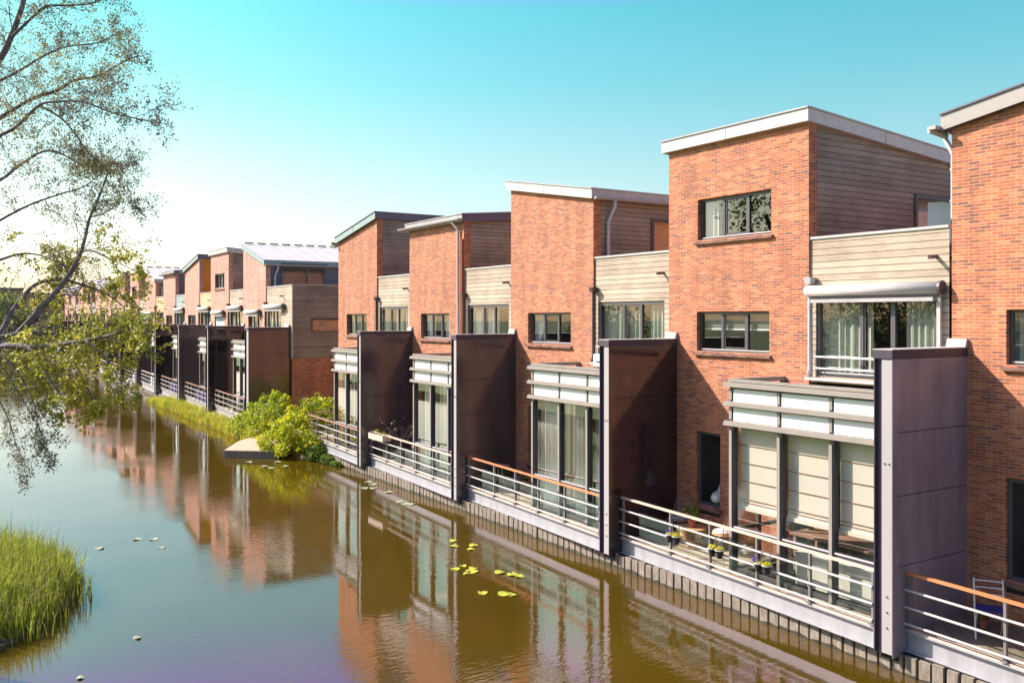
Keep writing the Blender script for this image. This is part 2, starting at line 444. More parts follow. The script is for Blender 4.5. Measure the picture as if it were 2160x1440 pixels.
# ------------------------------------------------------------------ water and ground
def water_mat():
    m, nt, p, N, L = new_mat('canal_water')
    tc = N.new('ShaderNodeTexCoord')
    n0 = N.new('ShaderNodeTexNoise'); n0.inputs['Scale'].default_value = .35; n0.inputs['Detail'].default_value = 4
    L.new(tc.outputs['Object'], n0.inputs['Vector'])
    cr = N.new('ShaderNodeValToRGB')
    cr.color_ramp.elements[0].position = .3; cr.color_ramp.elements[0].color = (.062,.040,.002,1)
    cr.color_ramp.elements[1].position = .7; cr.color_ramp.elements[1].color = (.082,.055,.004,1)
    L.new(n0.outputs['Fac'], cr.inputs[0]); L.new(cr.outputs[0], p.inputs['Base Color'])
    p.inputs['Roughness'].default_value = .03
    p.inputs['IOR'].default_value = 2.3; p.inputs['Specular Tint'].default_value = (1,.70,1,1)
    mp = N.new('ShaderNodeMapping'); mp.inputs['Rotation'].default_value = (0,0,.57)
    mp.inputs['Scale'].default_value = (1.6, .7, 1)
    L.new(tc.outputs['Object'], mp.inputs[0])
    a = N.new('ShaderNodeTexNoise'); a.inputs['Scale'].default_value = 6.0; a.inputs['Detail'].default_value = 3; a.inputs['Roughness'].default_value = .55
    b = N.new('ShaderNodeTexNoise'); b.inputs['Scale'].default_value = .22; b.inputs['Detail'].default_value = 2
    L.new(mp.outputs[0], a.inputs['Vector']); L.new(tc.outputs['Object'], b.inputs['Vector'])
    # patches of calm and of ripple
    mr = N.new('ShaderNodeMapRange'); mr.inputs[1].default_value = .40; mr.inputs[2].default_value = .62
    mr.inputs[3].default_value = .15; mr.inputs[4].default_value = 1.0
    L.new(b.outputs['Fac'], mr.inputs[0])
    ml = N.new('ShaderNodeMath'); ml.operation = 'MULTIPLY'
    L.new(a.outputs['Fac'], ml.inputs[0]); L.new(mr.outputs[0], ml.inputs[1])
    bp = N.new('ShaderNodeBump'); bp.inputs['Strength'].default_value = .35; bp.inputs['Distance'].default_value = .012
    L.new(ml.outputs[0], bp.inputs['Height']); L.new(bp.outputs[0], p.inputs['Normal'])
    return m
mb = MB(); mb.quad((-900,-400,0),(300,-400,0),(300,400,0),(-900,400,0))
struct(mb.build('water', water_mat()), 'calm brown canal water reflecting the houses')

mb = MB()
mb.box(-240, 60, 13.35, 400, -2, .30)
mb.build('ground', GRASS_G)['kind'] = 'structure'
mb = MB()
# left bank, with an irregular shore, closing the canal in the distance
pts = [(40,-2.6),(0,-3.2),(-8,-2.6),(-14,-2.2),(-20,-2.6),(-28,-2.2),(-40,-2.4),(-55,-2.8),(-75,-2.0),(-95,-1.0),(-115,-.2),(-135,2.0),(-150,8),(-156,13.4),(-160,30),(-900,30),(-900,-900),(300,-900),(300,-2.6)]
n = len(pts)
mb.poly([(x,y,.35) for x,y in reversed(pts)])
for i in range(n-1):
    (x0,y0),(x1,y1) = pts[i], pts[i+1]
    mb.quad((x0,y0,.35),(x1,y1,.35),(x1,y1,-1),(x0,y0,-1))
struct(mb.build('grass_bank', GRASS_G))

# ------------------------------------------------------------------ house parts
def wall_holes(mb, x0, x1, z0, ztop, holes, y=0.0, depth=.14, mi=0):
    """front wall in the plane y with rectangular holes and their reveals; ztop(x) linear"""
    xs = sorted({x0, x1, *[h[0] for h in holes], *[h[1] for h in holes]})
    zs = sorted({z0, *[h[2] for h in holes], *[h[3] for h in holes]})
    for i in range(len(xs)-1):
        a, b = xs[i], xs[i+1]
        for j in range(len(zs)):
            c = zs[j]; last = j == len(zs)-1
            d = None if last else zs[j+1]
            mx = (a+b)/2
            if not last:
                mz = (c+d)/2
                if any(h[0] < mx < h[1] and h[2] < mz < h[3] for h in holes): continue
                mb.quad((a,y,c),(b,y,c),(b,y,d),(a,y,d), mi)
            else:
                mb.quad((a,y,c),(b,y,c),(b,y,ztop(b)),(a,y,ztop(a)), mi)
    for a,b,c,d in holes:
        mb.quad((a,y,c),(a,y,d),(a,y+depth,d),(a,y+depth,c), mi)
        mb.quad((b,y,d),(b,y,c),(b,y+depth,c),(b,y+depth,d), mi)
        mb.quad((a,y,d),(b,y,d),(b,y+depth,d),(a,y+depth,d), mi)
        mb.quad((a,y,c),(a,y+depth,c),(b,y+depth,c),(b,y,c), mi)

def curtain_mesh(x0, x1, z0, z1, y, amp=.03, per=.16, taper=0.0, rnd=0):
    mb = MB(); n = max(8, int((x1-x0)/per*5)); r = random.Random(rnd)
    cols = []
    for i in range(n+1):
        t = i/n; x = x0+(x1-x0)*t
        ph = t*(x1-x0)/per*2*math.pi
        yy = y + amp*math.sin(ph + .8*math.sin(ph*.31+rnd)) + r.uniform(-.004,.004)
        xb = x0 + (x-x0)*(1-taper)
        cols.append((x, xb, yy))
    for i in range(n):
        a, b = cols[i], cols[i+1]
        mb.quad((a[1],a[2],z0),(b[1],b[2],z0),(b[0],b[2],z1),(a[0],a[2],z1))
    return mb

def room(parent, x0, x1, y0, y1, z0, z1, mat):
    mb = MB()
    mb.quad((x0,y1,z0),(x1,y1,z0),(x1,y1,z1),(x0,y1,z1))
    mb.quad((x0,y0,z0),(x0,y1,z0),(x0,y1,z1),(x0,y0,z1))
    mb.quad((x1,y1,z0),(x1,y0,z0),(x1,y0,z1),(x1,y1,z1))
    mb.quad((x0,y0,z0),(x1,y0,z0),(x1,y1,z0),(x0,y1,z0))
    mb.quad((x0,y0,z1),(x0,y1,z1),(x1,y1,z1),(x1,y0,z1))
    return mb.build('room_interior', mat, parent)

def window(parent, x0, x1, z0, z1, splits=(1/3, 2/3), y=.10, fw=.06, mid_inner=True, curtain=None, glass=GLASS,
           sill=True, name='window', mat=FRAME, roomd=2.2, full=True, sides=True, inner=FRAME_LT):
    """frame mesh plus panes, curtains, sill and the room seen behind, all in the wall plane y"""
    mb = MB(); d = .07
    mb.box(x0, x0+fw, y, y+d, z0, z1); mb.box(x1-fw, x1, y, y+d, z0, z1)
    mb.box(x0+fw, x1-fw, y+.001, y+d-.001, z1-fw, z1); mb.box(x0+fw, x1-fw, y+.001, y+d-.001, z0, z0+fw)
    xs = [x0] + [x0+(x1-x0)*s for s in splits] + [x1]
    for s in xs[1:-1]:
        mb.box(s-.035, s+.035, y-.006, y+d-.004, z0+fw-.001, z1-fw+.001)
    fr = mb.build(name, mat, parent)
    if mid_inner and len(xs) > 2:
        mi = MB(); k = len(xs)//2 - (0 if len(xs) % 2 else 1)
        a, b = xs[1]+.038, xs[2]-.038; q = .035
        c, e = z0+fw+.003, z1-fw-.003
        mi.box(a, a+q, y+.012, y+.045, c, e); mi.box(b-q, b, y+.012, y+.045, c, e)
        mi.box(a+q, b-q, y+.013, y+.044, c, c+q+.012); mi.box(a+q, b-q, y+.013, y+.044, e-q, e)
        mi.build('casement', mat, fr)
    if inner:
        mi = MB(); mi.box(x0+fw, x1-fw, y-.016, y-.002, z0+fw-.026, z0+fw-.002)
        mi.build('bottom_rail', inner, fr)
    g = MB()
    for a, b in zip(xs[:-1], xs[1:]):
        g.quad((a+.03,y+.03,z0+.03),(b-.03,y+.03,z0+.03),(b-.03,y+.03,z1-.03),(a+.03,y+.03,z1-.03))
    g.build('pane', glass, fr)
    if full:
        for cc in (curtain or []):
            a, b, kind = cc[:3]
            if kind == 'blind':
                q = MB(); xa = x0+(x1-x0)*a; xb = x0+(x1-x0)*b; zt = z1-.05; zb = z1-(z1-z0)*cc[3]
                k = 0; zz = zt
                while zz > zb:
                    q.box(xa+.03, xb-.03, y+.13, y+.17, zz-.022, zz-.012); zz -= .04
                q.box(xa+.03, xb-.03, y+.12, y+.18, zb-.04, zb)
                q.build('venetian_blind', CURTAIN_W, fr)
            elif kind == 'screen':
                q = MB(); q.box(x0+fw, x1-fw, y-.03, y-.022, z1-(z1-z0)*cc[3], z1)
                q.build('sun_screen', SCREEN_BLUE, fr)
            else:
                m = {'cream': CURTAIN, 'white': CURTAIN_W, 'sage': CURTAIN_G}[kind]
                curtain_mesh(x0+(x1-x0)*a, x0+(x1-x0)*b, z0+.04, z1-.02, y+.16, taper=cc[3] if len(cc) > 3 else 0, rnd=int(a*100)).build('curtain', m, fr)
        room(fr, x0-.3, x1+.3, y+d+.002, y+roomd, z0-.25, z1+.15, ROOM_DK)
    else:
        bk = MB(); bk.quad((x0,y+.09,z0),(x1,y+.09,z0),(x1,y+.09,z1),(x0,y+.09,z1)); bk.build('room_interior', ROOM_DK, fr)
        for cc in (curtain or []):
            a, b, kind = cc[:3]
            q = MB(); xa = x0+(x1-x0)*a; xb = x0+(x1-x0)*b
            if kind == 'screen':
                q.box(x0+fw, x1-fw, y-.03, y-.022, z1-(z1-z0)*cc[3], z1); q.build('sun_screen', SCREEN_BLUE, fr)
            else:
                q.quad((xa,y+.08,z0),(xb,y+.08,z0),(xb,y+.08,z1),(xa,y+.08,z1)); q.build('curtain', CURTAIN, fr)
    if sill:
        s = MB(); s.hexa([(x0-.06,-.07,z0-.10),(x1+.06,-.07,z0-.10),(x1+.06,y+.01,z0-.10),(x0-.06,y+.01,z0-.10),
                          (x0-.06,-.07,z0-.045),(x1+.06,-.07,z0-.045),(x1+.06,y+.01,z0-.004),(x0-.06,y+.01,z0-.004)])
        s.build('sill', SILL, fr)
    return fr

def awning(parent, x0, x1, z, y=0.0, r=.10, guides=None):
    mb = MB(); mb.tube([(x0,y-.13,z),(x1,y-.13,z)], r, 20)
    a = mb.build('awning', FASCIA, parent, smooth=False)
    for p in a.data.polygons:
        p.use_smooth = len(p.vertices) == 4
    e = MB(); e.tube([(x1+.001,y-.13,z),(x1+.05,y-.13,z)], r*1.12, 20); e.build('end_cap', FRAME, a)
    b = MB(); b.box(x0+.14, x1-.1, y-.20, y-.10, z-.24, z-.17); b.build('front_bar', GUTTER, a)
    b = MB(); b.box(x0+.1, x1-.04, y-.12, y-.01, z-.16, z-.11); b.build('bracket_bar', FRAME, a)
    if guides:
        g = MB(); g.box(x1-.09, x1-.02, y-.10, y-.03, guides, z-.10)
        g.build('guide_rail', FASCIA, a)
    return a

def drainpipe(parent, pts, mat, r=.045):
    mb = MB(); mb.tube(pts, r, 10)
    p = mb.build('drainpipe', mat, parent)
    for q in p.data.polygons: q.use_smooth = len(q.vertices) == 4
    z0, z1 = pts[-2][2], pts[2][2] if len(pts) > 3 else pts[1][2]
    for t in (.25, .75):
        c = MB(); z = z0+(z1-z0)*t
        c.tube([(pts[-2][0],pts[-2][1],z-.02),(pts[-2][0],pts[-2][1],z+.02)], r*1.3, 10)
        c.build('pipe_bracket', mat, p)
    return p

D = 9.0       # depth of a house
BW, PW = 4.2, 7.22
def make_house(xb, kind, label, zl=9.05, zh=9.75, sx=1.0, detail=2, side=None, para=None, front=None, roof_cols=None,
               w2=None, w3=False, french=None, bay=None, pw=PW, fm=FASCIA, awn=(), group='brick terraced houses along the canal', brick=None, sidewin=None, w2splits=(1/3,2/3), lower=True, pipe=None):
    brick = brick or BRICK; side = side or WOOD_SIDE; para = para or WOOD
    h = thing('brick_house', label, 'house', (xb, 15.05, 0), group, scale=(sx,1,1) if sx != 1 else None)
    # ---- brick block
    if kind == 'left': ztop = lambda x, y=0: zl+(zh-zl)*x/BW
    elif kind == 'right': ztop = lambda x, y=0: zh-(zh-zl)*x/BW
    elif kind == 'rear': ztop = lambda x, y=0: zh-.085*y
    else: ztop = lambda x, y=0: zl+.085*y
    holes = [(.96,3.16,4.98,5.90)]
    if lower: holes.append((.96,1.72,1.39,3.10))
    if w3: holes.append((.99,3.21,7.57,8.52))
    if bay is not None: holes.append((3.63,BW,.65,3.9))
    mb = MB()
    wall_holes(mb, 0, BW, .3, ztop, holes, depth=.17)
    zq = 4.4 if bay is not None else .3
    mb.quad((BW,0,zq),(BW,.26,zq),(BW,.26,ztop(BW,.26)),(BW,0,ztop(BW)))
    mb.quad((0,D,.3),(0,0,.3),(0,0,ztop(0)),(0,D,ztop(0,D)))
    mb.quad((BW,D,.3),(0,D,.3),(0,D,ztop(0,D)),(BW,D,ztop(BW,D)))
    if lower:
        mb.quad((BW,.05,.3),(pw,.05,.3),(pw,.05,4.45),(BW,.05,4.45)) if detail < 2 else None
    mb.build('brick_wall', brick, h)
    # ---- upper side wall, boards
    mb = MB(); xs = BW-.05; zb = 7.2
    sw = sidewin
    if sw:
        y0,y1,z0,z1 = sw
        def q(ya,yb,za,zb_): mb.quad((xs,ya,za),(xs,yb,za),(xs,yb,zb_(yb) if callable(zb_) else zb_),(xs,ya,zb_(ya) if callable(zb_) else zb_))
        tp = lambda y: ztop(BW,y)
        q(.26,y0,zb,tp)
        if z0 > zb: q(y0,y1,zb,z0)
        q(y0,y1,z1,tp)
        if y1 < D: q(y1,D,zb,tp)
    else:
        mb.quad((xs,.26,zb),(xs,D,zb),(xs,D,ztop(BW,D)),(xs,.26,ztop(BW,.26)))
    mb.quad((xs,.26,zb),(xs,.26,ztop(BW,.26)),(BW,.26,ztop(BW,.26)),(BW,.26,zb))
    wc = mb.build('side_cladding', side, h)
    if sw:
        y0,y1,z0,z1 = sw
        f = MB(); t = .09
        f.box(xs-.19, xs+.05, y0, y0+t, z0, z1); f.box(xs-.03, xs+.05, y1-t, y1, z0, z1)
        f.box(xs-.03, xs+.049, y0+t, y1-t, z1-t, z1); f.box(xs-.03, xs+.049, y0+t, y1-t, z0, z0+t*.6)
        if y1-y0 > 1.5:
            f.box(xs-.03, xs+.048, (y0*.42+y1*.58)-.05, (y0*.42+y1*.58)+.05, z0+t*.6, z1-t)
        fw = f.build('side_window', FRAME if detail < 3 else FRAME, h)
        g = MB(); g.quad((xs+.01,y0+t,z0+t*.6),(xs+.01,y1-t,z0+t*.6),(xs+.01,y1-t,z1-t),(xs+.01,y0+t,z1-t)); g.build('pane', GLASS, fw)
        g = MB(); g.quad((xs-.2,y0-.2,z0-.1),(xs-.2,y1+.2,z0-.1),(xs-.2,y1+.2,z1+.1),(xs-.2,y0-.2,z1+.1)); g.build('room_interior', SCREEN_BLUE if kind == 'rear' else (WICKER_OR if detail >= 2 else ROOM_DK), fw)  # blue and amber sheets put the panes' sky and tan reflections into colour
    # ---- roof slab with overhang and fascia
    ov = .13; th = .27
    def rz(x, y): return ztop(min(max(x,-1),BW+1), y)
    if kind in ('left','right'):
        g = (zh-zl)/BW*(1 if kind == 'left' else -1)
        z0 = (zl if kind == 'left' else zh)
        zf = lambda x, y: z0+g*x
    elif kind == 'rear': zf = lambda x, y: zh-.085*y
    else: zf = lambda x, y: zl+.085*y
    xa, xc, ya, yc = -ov, BW+ov*.7, -ov, D+.2
    fmat = fm; sm = FASCIA_DARK if kind in ('left','front','rear') and fm is not FASCIA else fm  # side fascia shade put into the colour by a darker metal
    if roof_cols: fmat, sm = roof_cols
    mb = MB()
    P = lambda x, y, dz: (x, y, zf(x,y)+dz)
    mb.quad(P(xa,ya,0),P(xc,ya,0),P(xc,ya,th),P(xa,ya,th), 0)          # front fascia
    mb.quad(P(xc,ya,0),P(xc,yc,0),P(xc,yc,th),P(xc,ya,th), 1)
    mb.quad(P(xa,yc,0),P(xa,ya,0),P(xa,ya,th),P(xa,yc,th), 1)
    mb.quad(P(xc,yc,0),P(xa,yc,0),P(xa,yc,th),P(xc,yc,th), 1)
    mb.quad(P(xa,ya,th),P(xc,ya,th),P(xc,yc,th),P(xa,yc,th), 2)
    mb.quad(P(xa,yc,0),P(xc,yc,0),P(xc,ya,0),P(xa,ya,0), 1)
    rf = mb.build('roof', [fmat, sm, ZINC], h)
    # thin metal lip and joints on the fascia
    mb = MB()
    mb.bar(P(xa-.012,ya-.012,th+.012), P(xc+.012,ya-.012,th+.012), .035, .03)
    mb.bar(P(xc+.012,ya+.006,th+.012), P(xc+.012,yc,th+.012), .035, .03)
    if detail >= 2:
        for t in (.48,):
            x = xa+(xc-xa)*t; mb.bar(P(x,ya-.003,.0), P(x,ya-.003,th), .012, .008)
        for yy in (2.4, 5.0, 7.4):
            mb.bar(P(xc+.003,yy,0), P(xc+.003,yy,th), .008, .012, up=(1,0,0))
    mb.build('roof_edge', sm if fm is not FASCIA else GUTTER, rf)
    # raised seams
    mb = MB()
    if kind in ('right','left'):
        y = .5
        while y < D:
            mb.bar(P(xa+.02,y,th+.01), P(xc-.02,y,th+.01), .03, .03); y += .75
    else:
        x = .3
        while x < BW:
            mb.bar(P(x,ya+.02,th+.02), P(x,yc-.05,th+.02), .03, .05); x += .7
    mb.build('roof_seam', ZINC, rf)
    if kind == 'right' and detail < 2:
        mb = MB(); y = .1
        while y < D:
            mb.bar(P(xa+.03,y,th+.07), P(xa+.03,y+.52,th+.07), .08, .07); y += .75
        mb.build('ridge_cap', PIPE_DARK, rf)
    if kind == 'right':
        mb = MB(); z = zf(xc,0)+.05; x = xc+.07
        prof = [(math.cos(a)*.075, math.sin(a)*.075) for a in [math.pi+math.pi*i/8 for i in range(9)]]
        for i in range(8):
            (u0,w0),(u1,w1) = prof[i], prof[i+1]
            mb.quad((x+u0,ya+.05,z+w0),(x+u0,yc,z+w0),(x+u1,yc,z+w1),(x+u1,ya+.05,z+w1))
        mb.poly([(x+u,ya+.05,z+w) for u,w in prof])
        y = .4
        while y < D:
            mb.box(x-.08, x+.078, y, y+.02, z-.078, z-.07); y += .6
        mb.build('gutter', GUTTER, rf)
        drainpipe(h, [(x,.62,z-.05),(x,.62,z-.22),(BW+.02,.5,z-.65),(BW+.02,.5,z-.8),(BW+.02,.5,7.45),(BW+.02,.5,7.40)], PIPE_WHITE, .05)
    if kind == 'front':
        mb = MB(); y = ya-.08; z = zf(0,ya)+.12
        prof = [(math.cos(a)*.085, math.sin(a)*.085) for a in [math.pi+math.pi*i/8 for i in range(9)]]
        for i in range(8):
            (u0,w0),(u1,w1) = prof[i], prof[i+1]
            mb.quad((xa-.35,y+u0,z+w0),(xa-.35,y+u1,z+w1),(xc,y+u1,z+w1),(xc,y+u0,z+w0))
        mb.poly([(xc,y+u,z+w) for u,w in prof])
        for k in range(7): mb.box(xa+.1+k*.62, xa+.13+k*.62, y-.09, y+.09, z-.09, z-.08)
        mb.build('gutter', GUTTER, rf)
    if kind == 'left':
        mb = MB(); x = xa-.09; z = zf(xa,0)+.02
        mb.box(x-.07, x+.09, ya-.15, yc, z, z+.06); mb.tube([(x-.06,ya-.1,z),(x+.06,0.1,z-.1)], .05, 8)
        mb.build('gutter', GUTTER, rf)
        if detail >= 2:
            drainpipe(h, [(x,.12,z),(x+.03,.12,z-.15),(-.045,.12,z-.42),(-.045,.12,z-.6),(-.045,.12,7.55),(-.045,.12,7.5)], PIPE_WHITE, .045)
    # ---- lower wing: parapet and cladding around the french window
    yw = .05
    fz0, fz1, fx0, fx1 = 4.58, 6.18, 4.34, 7.0
    if pw > 7.5: fx1 = 6.6
    mb = MB()
    wall_holes(mb, BW+.002, pw, 4.45 if pw < 7.5 else 3.66, lambda x: 7.36, [(fx0,fx1,fz0,fz1)], y=yw, depth=.1)
    mb.build('parapet_cladding', para, h)
    mb = MB(); mb.box(BW+.004, pw-.002, yw-.03, yw+.12, 7.362, 7.41); mb.build('parapet_cap', FASCIA, h)
    mb = MB(); mb.box(BW, pw-.01, .2, D, 6.4, 6.8); mb.build('roof_terrace_floor', GUTTER, h)
    if detail >= 2 or french:
        fr = window(h, fx0, fx1, fz0, fz1, splits=(.40,.66), y=yw+.03, fw=.09, curtain=french or [(0,.36,'sage'),(.36,.42,'cream'),(.72,1,'sage')],
                    sill=False, name='french_window', mid_inner=True, full=detail >= 2, glass=GLASS)
    if detail >= 2:
        mb = MB()
        for z in (4.74, 4.97): mb.tube([(fx0+.06,-.06,z),(fx1-.06,-.06,z)], .02, 8)
        for x in (fx0+.06, fx1-.06): mb.tube([(x,-.06,4.6),(x,-.06,5.0)], .015, 6); mb.tube([(x,-.06,4.97),(x,.1,4.97)], .015, 6)
        mb.build('juliet_rail', RAIL, fr)
        s = MB(); s.box(fx0-.12, fx1+.1, -.16, yw-.002, 4.50, 4.55); s.build('threshold', FASCIA, fr)
    mb = MB(); mb.tube([(6.98,yw,6.86),(6.98,-.17,6.84)], .035, 10, caps=False); mb.tube([(6.98,-.165,6.84),(6.98,-.15,6.84)], .028, 10)
    mb.build('spout', PIPE_DARK, h)
    # downpipe in the corner beside the parapet
    pm = pipe or PIPE_DARK
    xq = BW+.075
    drainpipe(h, [(xq,.03,6.52),(xq,-.06,6.50),(xq,-.06,6.40),(xq,-.06,6.32),(xq,-.06,4.72),(xq-.05,-.06,4.55)], pm, .04)
    mb = MB(); mb.hexa([(xq-.06,-.13,6.44),(xq+.06,-.13,6.44),(xq+.06,.03,6.44),(xq-.06,.03,6.44),(xq-.09,-.16,6.58),(xq+.09,-.16,6.58),(xq+.09,.03,6.58),(xq-.09,.03,6.58)])
    mb.build('rain_hopper', pm, h)
    if detail >= 2 and pw < 7.5:
        mb = MB(); mb.quad((BW+.002,.06,.3),(BW+.002,0,.3),(BW+.002,0,.31),(BW+.002,.06,.31))
    # ---- windows in the brick
    window(h, .96, 3.16, 4.98, 5.90, curtain=w2, splits=w2splits, full=detail >= 2)
    if w3: window(h, .99, 3.21, 7.57, 8.52, curtain=w3 if isinstance(w3, list) else None, full=detail >= 2, glass=GLASS)
    if lower:
        window(h, .96, 1.72, 1.39, 3.10, splits=(), curtain=None, mid_inner=False, full=detail >= 2, fw=.07, y=.06, name='low_window', inner=None)
        mb = MB()
        mb.box(.98, 1.70, -.02, .1, 1.20, 1.33)
        mb.build('low_sill', BLACK, h)
    for a in awn: awning(h, *a)
    # ---- bay window
    if bay is not None: make_bay(h, bay, detail)
    return h

def make_bay(h, spec, detail):
    yf = -1.51; xl, xr = 3.57, 7.18
    posts = [xl, 4.80, 5.99, xr]
    mb = MB()
    for i, x in enumerate(posts):
        mb.box(x-.05, x+.05, yf-.05, yf+.08, .66, 4.44)
    for z in (1.50, 2.*0+3.60, 4.0, 4.37):
        mb.box(xl, xr, yf-.02, yf+.05, z-.04, z+.04)
    mb.box(xl, xr, yf-.02, yf+.05, .66, .74)
    # left flank frame
    for y in (-.06, -.78): mb.box(xl-.045, xl+.035, y-.04, y+.04, .66, 4.44)
    for z in (.70, 1.50, 3.60, 4.37): mb.box(xl-.04, xl+.03, yf+.08, -.02, z-.035, z+.035)
    bay = mb.build('bay_window', FRAME, h)
    mb = MB()
    for i, x in enumerate(posts):      # pale front plates of the posts
        mb.box(x-.05, x+.02, yf-.075, yf-.051, .66, 3.50); mb.box(x-.05, x+.02, yf-.075, yf-.051, 3.72, 3.96); mb.box(x-.05, x+.02, yf-.075, yf-.051, 4.11, 4.33)
    mb.build('post_plate', LOUVRE, bay)
    for z in (3.645, 4.04, 4.425):
        m2 = MB()
        m2.box(xl-.13, xr+.02, yf-.16, yf-.08, z-.035, z+.02)
        m2.box(xl-.13, xr+.02, yf-.165, yf-.13, z-.05, z-.034)
        m2.box(xl-.13, xr+.02, yf-.13, yf-.076, z+.021, z+.04)
        m2.build('louvre', LOUVRE, bay)
    for a, b in zip(posts[:-1], posts[1:]):
        for z0, z1 in ((3.69,3.96),(4.08,4.33)):
            m2 = MB(); m2.box(a+.055, b-.055, yf-.055, yf-.025, z0, z1); m2.build('frosted_panel', FROST, bay)
    m2 = MB(); m2.box(xl+.055, xr, yf+.06, .04, 4.30, 4.37); m2.box(xl-.06, xr, yf-.09, yf+.02, 4.478, 4.53); m2.box(xl-.06, xl+.03, yf+.022, .0, 4.44, 4.531); m2.box(xl, xr, yf-.04, yf+.015, 4.37, 4.477)
    m2.build('bay_roof', LOUVRE, bay)
    g = MB()
    for a, b in zip(posts[:-1], posts[1:]):
        g.quad((a+.05,yf+.01,1.54),(b-.05,yf+.01,1.54),(b-.05,yf+.01,3.57),(a+.05,yf+.01,3.57))
        g.quad((a+.05,yf+.01,.74),(b-.05,yf+.01,.74),(b-.05,yf+.01,1.46),(a+.05,yf+.01,1.46))
    g.quad((xl,-.02,.74),(xl,yf+.08,.74),(xl,yf+.08,3.57),(xl,-.02,3.57))
    g.build('pane', GLASS if ('blind' in [q[0] for q in spec]) else GLASS_BAY, bay)
    if 'blind' not in [q[0] for q in spec] and detail >= 2:
        fc = MB()
        for q in range(13):
            ya, yb_ = yf+.75+q*.055, yf+.75+(q+1)*.055
            fc.quad((xl+.10+.03*math.sin(q*1.7),ya,.72),(xl+.10+.03*math.sin(q*1.7+1.7),yb_,.72),(xl+.10+.03*math.sin(q*1.7+1.7),yb_,3.55),(xl+.10+.03*math.sin(q*1.7),ya,3.55))
        fc.build('curtain', CURTAIN_G, bay)
    g = MB()
    for a, b in zip(posts[:-1], posts[1:]):
        g.box(a+.052, b-.052, yf-.045, yf-.021, 1.545, 1.575)
    g.build('transom_strip', FRAME_LT, bay)
    if detail >= 2:
        # the room behind: floor, back wall, right party wall
        m2 = MB(); x0, x1, y0, y1, z0, z1 = xl+.06, xr+.06, yf+.1, 3.0, .64, 3.9
        m2.quad((x0,y1,z0),(x1,y1,z0),(x1,y1,z1),(x0,y1,z1))
        m2.quad((x1,y1,z0),(x1,y0,z0),(x1,y0,z1),(x1,y1,z1))
        m2.quad((x0-1.5,y1,z0),(x0-1.5,y1,z1),(x0-1.5,.3,z1),(x0-1.5,.3,z0))
        m2.quad((x0,y0,z0),(x1,y0,z0),(x1,.3,z0),(x0,.3,z0)); m2.quad((x0-1.5,.3,z0),(x1,.3,z0),(x1,y1,z0),(x0-1.5,y1,z0))
        m2.quad((x0-1.5,.3,z1),(x0-1.5,y1,z1),(x1,y1,z1),(x1,.3,z1))
        m2.quad((x0,y0,z1),(x0,.3,z1),(x1,.3,z1),(x1,y0,z1))
        m2.build('room_interior', ROOM_DK, bay)
    else:
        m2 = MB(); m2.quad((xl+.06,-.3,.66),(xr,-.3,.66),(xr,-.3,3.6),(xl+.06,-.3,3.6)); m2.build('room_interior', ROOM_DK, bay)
    for s in spec:
        if s[0] == 'blind':
            a, b, zb = s[1:]
            m2 = MB(); y = yf+.15; z = 3.56; k = 0
            while z > zb+.12:
                zn = max(z-.36, zb+.12)
                m2.quad((a,y,zn),(b,y,zn),(b,y-.0,z),(a,y,z))
                m2.box(a, b, y-.018, y-.001, zn-.006, zn+.006, 1)
                z = zn
            m2.quad((a,y-.03,zb),(b,y-.03,zb),(b,y-.002,zb+.12),(a,y-.002,zb+.12))
            m2.box(a, b, y-.05, y-.03, zb-.03, zb+.05)
            m2.build('blind', [BLIND, RAIL_BROWN], bay)
        else:
            a, b, m = s[1:4]
            curtain_mesh(a, b, .72, 3.55, yf+.15, amp=.04, per=.17, taper=0, rnd=int(a*37)).build('curtain', m, bay)
    return bay

# ------------------------------------------------------------------ terrace, partition
def partition(x0, x1, label, mat, w_strip=.19, yb=15.05, cap=COLUMN_DK, joints=(1.73,2.87,3.90), simple_=False, group='dark partition walls between the terraces'):
    t = thing('privacy_screen', label, 'partition wall', (x0, 12.95, 0), group)
    w = x1-x0; d = yb-12.95
    zs = [.28]+list(joints)+[5.10]
    for a, b in zip(zs[:-1], zs[1:]):
        mb = MB(); mb.box(.02, w-.006, .14, d, a+.007, b-.007)
        mb.build('panel', mat, t)
    mb = MB(); mb.box(.03, w-.02, .15, d-.01, .2, 5.09); mb.build('core', DARK, t)
    mb = MB(); mb.box(0, .018, 0, .13, .30, 5.10); mb.box(.018, w-w_strip-.002, .06, .13, .30, 5.10); mb.build('column_recess', COLUMN_DK, t)
    mb = MB(); mb.box(w-w_strip, w-.004, 0, .055, .33, 5.08)
    mb.build('steel_column', STEEL, t)
    mb = MB(); mb.box(w-.0035, w+.004, .004, .135, .28, 5.095); mb.build('column_flange', mat, t)
    mb = MB(); mb.box(-.008, w+.008, -.012, d, 5.10, 5.24)
    mb.build('cap', cap, t)
    mb = MB(); mb.box(-.012, w+.014, -.016, d+.002, 5.241, 5.256); mb.build('cap_edge', FASCIA, t)
    if not simple_:
        mb = MB(); xc = w-w_strip/2
        for z in (3.40, 1.25, 1.00, .75):
            for dx in ((-.04, .04) if z > 3 else (0,)):
                mb.tube([(xc+dx,.001,z),(xc+dx,-.018,z)], .013, 6)
        mb.build('bolt', FRAME, t)
    mb = MB(); mb.hexa([(.0,d-.09,5.258),(w+.02,d-.09,5.258),(w+.02,d-.004,5.258),(.0,d-.004,5.258),(.0,d-.05,5.40),(w+.02,d-.05,5.40),(w+.02,d-.004,5.40),(.0,d-.004,5.40)])
    mb.build('flashing', CONC, t)
    return t

